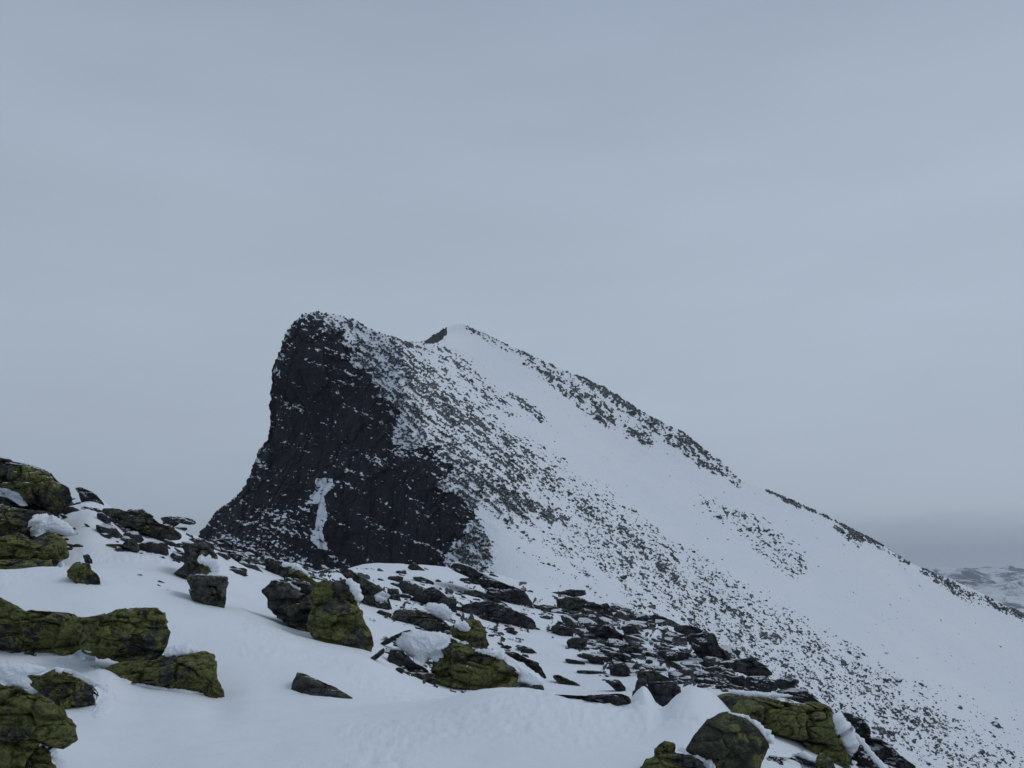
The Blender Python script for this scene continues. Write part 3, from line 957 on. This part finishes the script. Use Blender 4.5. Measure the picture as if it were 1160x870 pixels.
boulder('ls','G',[(500,360),(560,345),(640,350),(700,380),(690,420),(560,410)], 'flat rimed rock at the skyline dip before the cliff', M_DARKS, D=22, name='slab', cat='slab')
boulder('lt','G',[(690,360),(760,350),(830,390),(850,440),(770,430),(700,400)], 'snow streaked slab between the skyline dip and the cliff foot', M_DARKS, D=27, name='slab', cat='slab')
boulder('lu','G',[(800,440),(880,450),(960,500),(940,540),(860,510)], 'low rimed slab under the left foot of the cliff', M_DARKS, D=28, name='slab', cat='slab')
boulder('lv','G',[(1040,470),(1100,480),(1160,540),(1120,590),(1050,560)], 'rimed block above the split boulder', M_DARKS, D=26, name='slab', cat='slab')
# --- left foreground
boulder('ma','B',[(-120,45),(0,75),(50,95),(120,130),(350,140),(375,160),(400,180),(410,230),(380,300),(320,350),(200,360),(30,352),(-120,350)],
        'long low mossy boulder with a yellow patch near its right end', M_LICH, D=10.9, block=.34)
boulder('mb','B',[(375,168),(480,158),(550,130),(640,115),(740,112),(775,140),(780,180),(795,230),(770,310),(740,355),(600,355),(480,350),(385,335)],
        'blunt mossy boulder overhanging the square rock below it', M_LICH, D=11.0, block=.34, hold=True, ext=.08)
boulder('mc','B',[(480,400),(600,365),(720,365),(770,340),(880,340),(950,320),(1000,340),(1020,430),(1012,525),(960,525),(760,500),(620,480),(500,450)],
        'square ended mossy rock standing in the smooth snow', M_LICH, D=10.9, block=.34, ext=.7)
boulder('na','B',[(110,430),(180,440),(260,410),(380,450),(420,480),(460,530),(450,590),(400,630),(340,610),(280,560),(190,520),(140,480)],
        'yellow flecked rock between the long boulder and the corner boulder', M_LICH, D=9.9)
boulder('nb','B',[(-120,470),(0,490),(120,500),(200,540),(300,600),(370,680),(375,745),(320,775),(280,785),(230,740),(180,750),(110,800),(80,900),(40,980),(-120,980)],
        'big lichen boulder in the lower left corner, sloping down to the snow', M_LICH, D=8.9)
boulder('nc','B',[(40,840),(100,755),(170,745),(230,790),(255,860),(290,930),(270,980),(30,980)], 'small green rock leaning on the corner boulder', M_LICH, D=8.1)
snow_lump('mb','B',[(395,305),(430,315),(470,390),(500,445),(460,450),(420,405),(392,345)], dD=-.7)
snow_lump('ma','B',[(160,375),(250,365),(340,340),(395,300),(400,370),(350,400),(250,395)], dD=-.6)
snow_lump('na','B',[(430,490),(500,480),(540,540),(530,600),(480,630),(400,640),(450,585)], dD=-.15)
snow_lump('nb','B',[(-40,380),(60,370),(240,400),(230,425),(120,430),(150,460),(130,500),(40,490),(-40,470)], dD=.5)
snow_strip('mc','B',[(770,330),(850,315),(930,318)],[22,26,14], dD=.15)
snow_strip('mc','B',[(500,445),(640,480),(760,497),(900,518),(960,522)],[14,9,8,10,6], dD=-.32)
snow_strip('na','B',[(240,405),(330,425),(420,465),(520,530)],[12,16,14,18], dD=-.2)
snow_strip('nc','B',[(190,750),(230,790),(270,860),(290,910)],[16,26,30,20], dD=-.2)
# --- big boulder left of centre
boulder('ca','H',[(70,250),(45,225),(100,185),(150,190),(240,200),(270,260),(260,385),(180,352),(120,312),(75,282)], 'dark left half of the split boulder left of centre', M_MID, D=17.2)
boulder('cb','H',[(235,210),(280,180),(330,185),(365,175),(400,255),(420,310),(445,390),(432,430),(380,438),(300,415),(250,378),(225,330)],
        'yellow green right half of the split boulder left of centre', M_LICH, D=16.6)
boulder('cc','H',[(115,170),(130,125),(180,140),(230,175),(260,200),(200,205)], 'peaked rock capped with snow above the split boulder', M_LICHS, D=19)
boulder('cd','C',[(0,110),(60,115),(140,160),(220,200),(280,250),(290,340),(200,330),(150,300),(120,220),(60,170)], 'sloping grey green rock behind the right half of the split boulder', M_MID, D=23)
snow_strip('cb','H',[(365,178),(395,215),(412,265)],[8,18,10], dD=-.4)
snow_strip('cc','H',[(125,125),(180,135),(225,165)],[9,10,7], dD=-.3)
snow_strip('ca','H',[(145,190),(195,222)],[6,6], dD=-.5)
snow_lump('cd','C',[(210,260),(260,235),(300,260),(280,295),(220,290)], dD=-.6)
boulder('sa','H',[(163,560),(185,520),(250,545),(330,580),(396,620),(380,690),(240,720),(150,640)], 'lone flat slab tilted in the smooth snow of the foreground', M_MID, D=11.5, name='slab', cat='slab', facet=.4, thick=.5, rough=.6, ext=0, hold=True)
# --- central cluster behind the snow brow
boulder('ea','C',[(300,380),(340,340),(450,340),(540,370),(620,420),(600,460),(500,450),(420,410),(330,420)], 'olive rock on the snow above the rimed central cluster', M_MID, D=24)
boulder('eb','C',[(400,290),(500,220),(530,210),(580,250),(660,300),(650,370),(620,350),(560,330),(480,320),(430,320)], 'dark tent shaped rock with snow on its right flank', M_DARK, D=28)
boulder('ec','C',[(690,320),(760,300),(860,300),(1000,350),(1090,400),(1090,440),(1000,450),(900,430),(820,400),(700,370)], 'long dark rounded slab with one snow nick in its lower edge', M_DARK, D=29, name='slab', cat='slab')
boulder('ed','C',[(690,235),(760,230),(860,270),(950,320),(900,330),(800,290),(720,260)], 'thin dark slab lying just above the long rounded slab', M_DARK, D=34, name='slab', cat='slab')
boulder('ee','C',[(600,110),(650,75),(740,100),(800,140),(860,170),(960,210),(1030,235),(1075,335),(980,325),(900,260),(800,220),(760,160),(640,130)], 'black stepped outcrop at the edge of the cliff foot', M_DARKS, D=48, name='outcrop', cat='outcrop')
boulder('eg','C',[(630,430),(740,400),(790,400),(830,480),(830,545),(760,565),(690,540),(640,500)], 'bright green knob on top of the central cluster', M_LICH, D=17.5)
boulder('eh','C',[(545,540),(640,530),(740,560),(860,560),(900,600),(980,650),(1005,700),(985,760),(860,790),(700,820),(560,830),(500,790),(520,680)], 'broad lichen boulder at the heart of the cluster behind the snow brow', M_LICH, D=16.0)
boulder('ei','C',[(210,680),(330,690),(420,680),(540,690),(560,830),(450,780),(330,720)], 'low dark rock under the snow lip left of the broad boulder', M_MID, D=15.6)
boulder('ej','C',[(300,560),(350,550),(400,600),(460,660),(500,660),(500,700),(400,690),(280,620)], 'black rock half hidden beneath rimed snow in the cluster', M_DARK, D=15.8)
boulder('ek','C',[(230,530),(330,480),(410,445),(425,465),(340,500),(260,540)], 'thin black blade of rock edging the rimed snow', M_DARK, D=17.0, name='slab', cat='slab')
boulder('el','C',[(180,618),(250,560),(272,545),(268,580),(215,615)], 'small black sliver standing in the snow below the rock blade', M_DARK, name='stone', cat='stone')
boulder('eo','D',[(50,535),(130,535),(200,575),(270,600),(310,690),(310,720),(260,660),(180,600),(60,552)], 'curved dark slab arching over a snow pillow', M_DARK, D=17, name='slab', cat='slab')
boulder('ep','D',[(200,775),(240,735),(305,740),(307,800),(240,795)], 'small greenish block at the end of the snow pillow', M_MID, D=14.6, name='stone', cat='stone')
boulder('e1','C',[(440,400),(520,390),(600,420),(660,450),(640,500),(560,470),(470,450)], 'dark shelf of rock under the rime at the back of the cluster', M_MID, D=18.5)
boulder('e2','C',[(560,520),(640,500),(720,540),(740,570),(640,580),(560,560)], 'dark block between the green knob and the broad boulder', M_DARK, D=16.6)
boulder('e3','C',[(580,480),(610,450),(640,470),(650,520),(600,530)], 'small dark stone at the left of the green knob', M_DARKS, D=17, name='stone', cat='stone')
boulder('e4','C',[(330,340),(380,330),(400,360),(360,380),(310,370)], 'small grey stone at the left tip of the olive rock', M_DARKS, name='stone', cat='stone')
boulder('e5','C',[(140,300),(200,280),(280,290),(300,340),(240,350),(170,330)], 'low grey rock in the snow right of the split boulder', M_DARKS)
boulder('e6','C',[(640,300),(665,300),(655,360),(640,350)], 'narrow dark stone on the right flank of the tent shaped rock', M_DARK, name='stone', cat='stone')
boulder('e7','C',[(890,545),(940,535),(975,548),(930,560)], 'flat chip of stone in the snow left of the oval grey slab', M_DARK, name='stone', cat='stone')
snow_lump('ej','C',[(340,540),(330,490),(410,455),(560,460),(640,490),(620,540),(590,570),(600,610),(560,640),(510,600),(470,665),(440,640),(400,600)], dD=-.5)
snow_lump('ei','C',[(205,670),(250,620),(300,630),(370,660),(420,685),(330,690),(240,690)], dD=-.5)
snow_lump('ea','C',[(500,300),(600,310),(640,350),(630,405),(560,385),(490,340)], dD=-1.0)
snow_strip('eg','C',[(650,420),(700,430),(740,450)],[18,26,14], dD=-.6)
snow_strip('eg','C',[(610,480),(620,510),(690,530)],[20,22,14], dD=-.7)
snow_lump('eh','C',[(870,590),(960,595),(1020,650),(1110,690),(1150,740),(1060,785),(990,765),(1005,700),(950,645)], dD=-.8)
snow_strip('eh','C',[(760,565),(850,575),(930,600)],[10,14,20], dD=-.6)
# slabs in the snow between the cluster and the skyline
SL = 'dark slabs lying in the snow of the shoulder'
for key, z, pts, lab in [
 ('s1','C',[(410,160),(480,165),(550,195),(520,208),(440,182)], 'flat dark slab in the white apron below the cliff'),
 ('s2','C',[(270,165),(340,155),(380,165),(360,192),(310,188)], 'leaf shaped slab at the left of the white apron'),
 ('s3','C',[(390,112),(430,80),(500,135),(440,132)], 'small peaked rock at the very top of the white apron'),
 ('s4','C',[(325,130),(385,125),(390,152),(340,150)], 'small square stone above the leaf shaped slab'),
 ('s5','C',[(670,170),(760,165),(800,190),(790,215),(700,195)], 'dark slab left of the black stepped outcrop'),
 ('s6','C',[(280,225),(345,225),(355,300),(300,300)], 'upright dark block beside the tent shaped rock'),
 ('d1','D',[(130,505),(150,492),(220,510),(270,545),(240,557),(170,542)], 'oval grey slab alone in the snow above the snow pillow'),
 ('d2','D',[(345,680),(400,678),(500,725),(545,755),(460,752),(400,732)], 'long greenish slab with a white seam above the dark kerb of rock'),
 ('d3','D',[(420,575),(480,580),(540,595),(570,600),(540,627),(470,617)], 'tapering dark slab in the middle of the snow patch'),
 ('d4','D',[(440,470),(480,445),(550,450),(575,490),(520,527),(460,512)], 'rounded dark boulder alone in the snow right of the oval slab'),
 ('d5','D',[(340,400),(370,370),(400,345),(500,400),(470,450),(400,430)], 'jagged dark rock just above the rounded lone boulder'),
 ('d6','D',[(545,385),(620,375),(720,370),(800,440),(850,475),(760,485),(660,452)], 'largest smooth slab dipping right in the rocky shoulder'),
 ('d7','D',[(470,310),(540,300),(640,340),(650,370),(540,378),(490,352)], 'mossy rock above the largest dipping slab'),
 ('d8','D',[(280,175),(400,165),(470,150),(560,155),(565,187),(460,197),(340,192)], 'long black ledge at the top of the rocky shoulder'),
 ('d9','D',[(240,255),(300,245),(380,255),(410,287),(330,292),(260,277)], 'dark lens of rock at the left tip of the shoulder outcrop'),
 ('d10','D',[(380,210),(500,200),(660,250),(690,290),(600,312),(470,302),(390,262)], 'broad greenish outcrop under the long black ledge'),
 ('d11','D',[(305,792),(400,800),(520,805),(700,798),(790,790),(840,820),(835,885),(740,880),(520,860),(350,830)], 'long dark kerb of rock along the back of the snow brow'),
 ('d12','D',[(490,648),(600,650),(680,660),(725,678),(600,675),(510,664)], 'thin dark strip of slab above the greenish seamed slab'),
 ('d13','D',[(520,540),(600,550),(680,600),(650,630),(580,590)], 'dark slab touching the crowded stones at the right'),
 ('d14','D',[(710,545),(780,540),(840,570),(820,600),(730,574)], 'slab in the crowded stones below the largest dipping slab'),
 ('d15','D',[(750,500),(850,490),(910,530),(880,570),(790,545)], 'grey slab topped with snow among the crowded stones'),
 ('d16','D',[(670,710),(760,705),(810,755),(790,785),(720,745)], 'dark wedge of slab left of the upright grey block'),
 ('d17','D',[(770,380),(870,370),(925,465),(880,475),(810,432)], 'black blocky rock right of the largest dipping slab'),
 ('d18','D',[(700,620),(800,600),(840,655),(800,700),(720,675)], 'dark angular block in the thick of the crowded stones'),
 ('d19','D',[(770,315),(850,300),(910,335),(870,350),(800,335)], 'small black slab on the shoulder skyline above the scree'),
 ('d20','D',[(660,240),(700,235),(735,320),(715,340),(680,300)], 'upright dark edge of the shoulder outcrop'),
 ('d21','D',[(600,465),(650,458),(670,485),(625,490)], 'small stone right of the rounded lone boulder'),
 ('d22','D',[(545,455),(570,438),(585,460),(570,478)], 'pebble sized rock touching the rounded lone boulder'),
 ('d23','D',[(190,160),(225,155),(245,165),(215,175)], 'single small stone in the snow left of the long black ledge'),
 ('d24','D',[(0,90),(60,120),(100,130),(160,150),(210,200),(235,265),(150,262),(90,225),(0,190)], 'black ribbed outcrop ending the cliff foot'),
]:
    g1 = 1.0
    boulder(key, z, pts, lab, M_DARK if key not in ('d7', 'd10', 'd2') else M_MID, name='slab', cat='slab', group=SL, thick=.9, facet=1.2, rough=1.9)
# --- right side of the shoulder
boulder('fa','E',[(70,540),(100,400),(112,370),(150,365),(168,450),(125,500),(80,545)], 'upright grey block at the right end of the snow brow', M_MID, D=11.2)
boulder('fb','E',[(165,440),(155,395),(300,398),(350,430),(352,470),(290,545),(242,600),(212,575)], 'dark inverted triangle of rock above the snow saddle', M_DARK, D=11.4)
boulder('fc','E',[(105,345),(200,335),(290,385),(280,405),(170,405),(108,385)], 'flat slab resting on the dark triangle of rock', M_MID, D=12.0)
boulder('ga','E',[(480,140),(530,130),(550,190),(600,260),(612,300),(570,302),(500,215)], 'dark leaning slab sticking up on the shoulder skyline', M_DARK, D=24, name='slab', cat='slab')
boulder('gb','E',[(385,140),(480,138),(505,215),(545,292),(440,245),(395,190)], 'snow plastered rock left of the dark leaning slab', M_DARKS, D=24.3, name='slab', cat='slab')
boulder('gc','E',[(300,100),(360,85),(440,100),(470,128),(400,140),(310,122)], 'dark flat rock behind the snow plastered rock', M_DARK, D=27, name='slab', cat='slab')
boulder('gd','E',[(205,230),(300,222),(390,240),(385,290),(300,285),(230,262)], 'grey boulder under a snow pillow left of the leaning slab', M_DARKS, D=24)
boulder('ge','E',[(140,50),(200,28),(280,55),(305,92),(240,78),(160,62)], 'black hump of rock on the skyline far left of the leaning slab', M_DARK, D=38, name='slab', cat='slab')
boulder('ta','E',[(600,305),(660,275),(740,268),(800,310),(855,358),(760,365),(680,345),(630,335)], 'black craggy rock right of the leaning slab', M_DARK, D=19)
boulder('tb','E',[(430,290),(490,285),(535,310),(490,325)], 'small slab in the snow patch below the leaning slab', M_DARK, name='slab', cat='slab')
boulder('tc','E',[(515,345),(550,315),(585,345),(550,370)], 'little dark stone beside the snow patch slab', M_DARK, name='stone', cat='stone')
boulder('td','E',[(612,375),(690,362),(710,410),(640,425)], 'dark block between the craggy rock and the big lichen boulder', M_DARK, D=15.5, name='stone', cat='stone')
boulder('te','F',[(110,165),(260,168),(268,202),(180,214),(115,205)], 'flat black slab above the top of the big lichen boulder', M_DARKS, D=15.5, name='slab', cat='slab')
boulder('tf','F',[(100,252),(220,228),(310,240),(370,300),(412,327),(330,325),(240,305),(140,290)], 'snow veined rubble ledge on the crest of the big lichen boulder', M_DARKS, D=13.0)
boulder('tg','E',[(700,370),(800,365),(860,400),(880,440),(780,450),(700,430)], 'rimed jumble of stones left of the flat black slab', M_DARKS, D=14.5)
boulder('ra','P',[(797,792),(821,786),(855,789),(886,796),(923,797),(939,804),(948,828),(957,852),(964,895),(886,895),(874,860),(878,845),(860,825),(830,812),(806,806)],
        'biggest lichen covered boulder at the lower right', M_LICH, D=10.2, block=.36)
boulder('rb','E',[(465,640),(500,600),(560,560),(620,558),(700,600),(790,680),(832,750),(800,800),(760,850),(740,960),(540,960),(480,840),(365,775),(420,690)],
        'smooth grey green boulder in front of the biggest lichen boulder', M_OLIVE, D=8.8, facet=.35, block=.36)
boulder('rk','E',[(205,810),(198,772),(230,735),(262,715),(312,740),(318,870),(230,870)],
        'small green block standing out of the snow below the saddle', M_LICH, D=7.4, hold=True, ext=.3, name='stone', cat='stone')
boulder('rc','E',[(110,880),(160,830),(230,800),(310,795),(400,800),(480,860),(530,930),(520,980),(100,980)],
        'low green rock at the bottom edge below the snow saddle', M_LICH, D=8.0)
boulder('rd','E',[(750,870),(830,805),(960,812),(1010,840),(1020,980),(730,980)], 'dark rock under rimed snow at the bottom edge', M_DARKS, D=8.6)
boulder('rl','E',[(590,750),(700,740),(830,745),(880,800),(890,900),(560,900)], 'dark rock, also standing in for the shadow, under the snow ledge between the two big lower right boulders', M_DARK, D=9.3)  # filler rock; its dark tone also paints the shadow in this gap
boulder('rm','E',[(330,470),(380,455),(430,470),(470,520),(455,600),(400,560),(350,520)], 'small dark rock peeping from the snow saddle at its right end', M_MID, D=10.6, name='stone', cat='stone')
boulder('re','F',[(515,368),(600,398),(680,430),(727,500),(712,585),(660,545),(600,455)], 'black rock with snow flecks right of the biggest boulder', M_DARKS, D=11.0)
boulder('rf','F',[(595,620),(630,540),(680,580),(740,650),(800,760),(840,860),(620,860),(615,700)], 'dark striped rock between snow runnels at the lower right', M_DARKS, D=10.2)
boulder('rg','F',[(715,552),(790,558),(860,600),(930,670),(1000,730),(1060,790),(1000,830),(900,740),(780,680),(735,640)], 'last dark rock rib falling to the bottom edge at the right', M_DARKS, D=10.8)
boulder('rh','F',[(365,690),(410,655),(480,700),(510,780),(500,860),(380,860)], 'small dark block at the foot of the biggest boulder', M_MID, D=8.9, name='stone', cat='stone')
snow_strip('ra','E',[(600,446),(700,462),(850,472),(960,476)],[8,13,12,6])
snow_strip('rb','E',[(600,566),(700,596),(760,640),(810,690),(855,735)],[6,14,20,28,22], dD=-.45)
snow_strip('rc','E',[(325,772),(400,792),(460,825),(530,880)],[18,26,26,26], dD=-.3)
snow_strip('re','F',[(490,395),(530,470),(570,530),(600,600),(605,700),(610,820)],[30,50,52,44,30,34], dD=-.3)
snow_strip('rf','F',[(610,520),(670,580),(730,660),(800,740),(860,800)],[16,20,16,26,30], dD=-.3)
snow_lump('rd','F',[(150,700),(230,665),(310,645),(370,690),(400,760),(420,840),(180,840)], dD=-.6)

# ------------------------------------------------------------------ small stones of the shoulder
def poly_rock(seed, sub=3):
    """angular stone: a ball cut by random planes"""
    import bmesh
    bm = bmesh.new()
    bmesh.ops.create_icosphere(bm, subdivisions=sub, radius=1)
    Vn = np.array([v.co for v in bm.verts]); Fn = np.array([[v.index for v in f.verts] for f in bm.faces])
    bm.free()
    r = np.random.default_rng(seed)
    N = r.normal(size=(13, 3)); N /= np.linalg.norm(N, axis=1, keepdims=True)
    d = r.uniform(.55, .95, 13)
    dots = Vn @ N.T
    rad_ = np.min(np.where(dots > .05, d / np.maximum(dots, .05), 9), axis=1)
    Vn = Vn * np.minimum(rad_, 1.15)[:, None]
    if sub > 1:
        Vn = Vn * (1 + .12 * fbm(Vn * 2.2 + seed, 3, seed))[:, None]
    return Vn, Fn

protos = []
for k in range(7):
    Vn, Fn = poly_rock(500 + k, 3)
    me = bpy.data.meshes.new('stone')
    me.from_pydata([tuple(v) for v in Vn], [], [tuple(int(i) for i in f) for f in Fn])
    me.polygons.foreach_set('use_smooth', np.zeros(len(me.polygons), bool))
    me.materials.append(M_DARKS if k in (1, 2, 4, 5) else M_DARK)
    protos.append(me)

def place(me, name, P, sx, sy, sz, rz, tilt, label, cat, group):
    o = bpy.data.objects.new(name, me)
    C.objects.link(o)
    o.location = P
    o.scale = (sx, sy, sz)
    o.rotation_euler = (tilt[0], tilt[1], rz)
    return tag(o, label, cat, group, 'thing')

def fill(poly, n, smin, smax, label, group, flat=.45, pw=2.2):
    P = np.array(poly, float)
    k = 0; tries = 0
    while k < n and tries < n * 30:
        tries += 1
        x = random.uniform(P[:, 0].min(), P[:, 0].max()); y = random.uniform(P[:, 1].min(), P[:, 1].max())
        if poly_sd(np.array([x]), np.array([y]), poly)[0] < 0: continue
        D = ray_hit(x, y)
        if D is None: continue
        wpx = smin + (smax - smin) * random.random() ** pw
        s = wpx * .5 * D / FPX
        p = at(x, y, D)
        p = np.array([p[0], p[1], p[2] + s * .1])
        place(random.choice(protos), 'stone', p, s * random.uniform(.9, 1.5), s * random.uniform(.7, 1.2), s * flat * random.uniform(.7, 1.4),
              random.uniform(-.5, .5), (random.uniform(-.3, .3), random.uniform(.1, .55)), label, 'stone', group)
        k += 1

fill([(655,668),(720,690),(790,713),(830,735),(862,752),(845,775),(790,772),(740,765),(700,765),(670,740),(665,700)], 185, 4, 24,
     'one of the crowded dark stones on the right part of the rocky shoulder', 'crowded dark stones of the rocky shoulder')
fill([(610,668),(660,668),(690,700),(670,740),(640,715),(600,690)], 26, 4, 12,
     'one of the loose dark stones below the long black ledge', 'loose dark stones below the long black ledge')
fill([(400,648),(480,645),(560,652),(620,690),(600,720),(520,690),(440,668)], 26, 4, 12,
     'one of the scattered dark stones on the white apron below the cliff', 'scattered dark stones of the white apron')
fill([(232,606),(262,612),(330,640),(325,650),(270,632),(235,622)], 34, 6, 20,
     'one of the rimed stones along the skyline at the left foot of the cliff', 'rimed stones at the left foot of the cliff')
fill([(800,772),(862,752),(905,775),(925,795),(870,792),(810,785)], 34, 4, 13,
     'one of the rimed stones strewn above the biggest lichen boulder', 'rimed stones above the biggest lichen boulder')
fill([(150,640),(215,668),(190,672),(150,656)], 4, 4, 9,
     'one of the tiny stones breaking the snow below the left skyline', 'tiny stones below the left skyline')

# ------------------------------------------------------------------ finer rubble wedged between the boulders of the shoulder
lib2 = [poly_rock(700 + k, 2) for k in range(9)]
zone = np.nonzero((gd > .02) & (gx_ > -20) & (gx_ < 1120) & (gy_ < 880))[0]
cl2 = sstep(-.15, .3, fbm(np.stack([(gx_[zone] + gy_[zone] * .4) / 34, gy_[zone] / 12, 0 * gx_[zone]], 1), 3, 321))
# equal chance per patch of picture: weigh each vertex by the area it covers there
wgt = gd[zone] ** 1.3 * (.15 + cl2) / np.maximum(V[zone, 1], 5)
pk = rng.choice(zone, 2000, replace=False, p=wgt / wgt.sum())
VS, FS, n = [], [], 0
for i in pk:
    x_, y_ = gx_[i], gy_[i]
    if any(poly_sd(np.array([x_]), np.array([y_]), q_)[0] > 0 for q_ in ([(330,700),(420,740),(470,780),(300,780),(250,690)], [(100,650),(230,660),(260,700),(90,690)])): continue
    p0 = V[i]
    wp = float(np.clip((8.5 if x_ < 345 else 5.6) * math.exp(.62 * rng.normal()), 2.2, 28))
    sz = wp * .5 * p0[1] / FPX
    Vn, Fn = lib2[int(rng.integers(9))]
    Q = Vn * np.array([rng.uniform(1.1, 2.1), rng.uniform(.8, 1.4), rng.uniform(.35, .80)]) * sz
    yaw, rol, pit = rng.normal() * .5, rng.normal() * .22 + .30, rng.normal() * .25
    Q = Q @ np.array([[math.cos(rol), 0, -math.sin(rol)], [0, 1, 0], [math.sin(rol), 0, math.cos(rol)]])
    Q = Q @ np.array([[1, 0, 0], [0, math.cos(pit), math.sin(pit)], [0, -math.sin(pit), math.cos(pit)]])
    Q = Q @ np.array([[math.cos(yaw), math.sin(yaw), 0], [-math.sin(yaw), math.cos(yaw), 0], [0, 0, 1]])
    VS.append(Q + p0 + np.array([0, 0, sz * .12])); FS.append(Fn + n); n += len(Vn)
M_RUB = mat_rock('rubble_rock', 0.22, 0.80, 0.8, dark=(.030, .033, .036), mid=(.085, .088, .088))
rubble = mesh_np('rubble', np.concatenate(VS), np.concatenate(FS), M_RUB, smooth=False)
tag(rubble, 'snow dusted rubble wedged between the boulders of the rocky shoulder', 'rubble', kind='stuff')

# ------------------------------------------------------------------ scree on the mountain
DG = np.clip(dens, 0, 1).reshape(MR, MC)
PM = P.reshape(MR, MC, 3)
den_grid_px, den_grid_py = PX, PY
cand = []
keep_c = cmask.reshape(MR, MC) < .2
hgt = (BYc - SY)
# area-true candidate sampling over the mountain face
idx = np.nonzero(keep_c.ravel() & (PX.ravel() < 1230) & (PY.ravel() < 900))[0]
lenx = np.gradient(SX)
area = (np.broadcast_to(lenx[None], (MR, MC)) * np.broadcast_to((hgt / MR)[None], (MR, MC))).ravel()[idx]
dd = DG.ravel()[idx]
pxi, pyi = PX.ravel()[idx], PY.ravel()[idx]
# loose field of stones low on the rib and a thin sprinkle over the open slope
def band_w(pts, wd):
    best = np.full(pxi.shape, -999.0)
    for p0, p1 in zip(pts[:-1], pts[1:]):
        ex, ey = p1[0] - p0[0], p1[1] - p0[1]
        t = np.clip(((pxi - p0[0]) * ex + (pyi - p0[1]) * ey) / (ex * ex + ey * ey), 0, 1)
        best = np.maximum(best, wd - np.hypot(pxi - p0[0] - t * ex, pyi - p0[1] - t * ey))
    return sstep(-12, 12, best)
rib = band_w([(590,540),(690,620),(780,690),(880,740),(1000,805),(1090,846),(1140,862)], 46)
low = band_w([(600,600),(660,640),(760,700),(840,745),(900,775)], 26)
mid = band_w([(800,580),(850,600),(905,640)], 16)
ral, rac = pxi * ca + pyi * sa, -pxi * sa + pyi * ca
clump = sstep(.0, .30, fbm(np.stack([ral / 46, rac / 11, 0 * pxi], 1), 4, 55, .6) + .06) ** 1.3
prob = (rib * (.10 + .90 * clump) * 1.0 + low * clump * .7 + mid * .16 * clump + dd * .8 + .0022) * area
prob /= prob.sum()
NS = 8000
pick = rng.choice(idx, NS, replace=False, p=prob)
Ps = PM.reshape(-1, 3)[pick]
spx = np.clip(1.6 * np.exp(.55 * rng.normal(size=NS)), .8, 9)          # width in photograph pixels
sizes = spx * .5 * Ps[:, 1] / FPX
order = np.argsort(-spx)
ind, rest = order[:290], order[290:]
for i in ind:
    s = sizes[i]
    place(random.choice(protos), 'scree_stone', Ps[i] + np.array([0, 0, 0]), s * random.uniform(.9, 1.4), s * random.uniform(.8, 1.2), s * random.uniform(.5, .95),
          random.uniform(0, 6.28), (random.uniform(-.4, .4), random.uniform(0, .6)), 'one of the larger scree stones scattered over the snowy flank of the mountain', 'scree stone',
          'larger scree stones on the snowy flank of the mountain')
VS, FS, n = [], [], 0
lib = [poly_rock(900 + k, 1) for k in range(6)]
for i in rest:
    Vn, Fn = lib[i % 6]
    a = rng.uniform(0, 6.28)
    ca2, sa2 = math.cos(a), math.sin(a)
    Q = Vn * np.array([rng.uniform(.9, 1.5), rng.uniform(.8, 1.2), rng.uniform(.5, .95)]) * sizes[i]
    Q = np.stack([Q[:, 0] * ca2 - Q[:, 1] * sa2, Q[:, 0] * sa2 + Q[:, 1] * ca2, Q[:, 2] - .35 * Q[:, 0]], 1)
    VS.append(Q + Ps[i] + np.array([0, 0, -sizes[i] * .08])); FS.append(Fn + n); n += len(Vn)
scree = mesh_np('scree', np.concatenate(VS), np.concatenate(FS), M_STONE, smooth=False)
tag(scree, 'thousands of small dark stones sprinkled over the snowy flank', 'scree', kind='stuff')

# ------------------------------------------------------------------ air
import bmesh
bm = bmesh.new()
bmesh.ops.create_cube(bm, size=1)
for v_ in bm.verts:
    v_.co.x *= 19000; v_.co.y = v_.co.y * 19000 + 1000
    v_.co.z = -420 if v_.co.z < 0 else 210
me = bpy.data.meshes.new('haze'); bm.to_mesh(me); bm.free()
haze = bpy.data.objects.new('haze', me); C.objects.link(haze)
hm = bpy.data.materials.new('haze_air'); hm.use_nodes = True
ht = hm.node_tree; ht.nodes.clear()
ho = ht.nodes.new('ShaderNodeOutputMaterial'); pv = ht.nodes.new('ShaderNodeVolumePrincipled')
pv.inputs['Color'].default_value = (.86, .91, 1.0, 1)
pv.inputs['Density'].default_value = 0.00011
pv.inputs['Anisotropy'].default_value = 0.2
ht.links.new(pv.outputs[0], ho.inputs['Volume'])
me.materials.append(hm)
tag(haze, 'thin grey haze hanging in the air around the mountain', 'haze', kind='stuff')
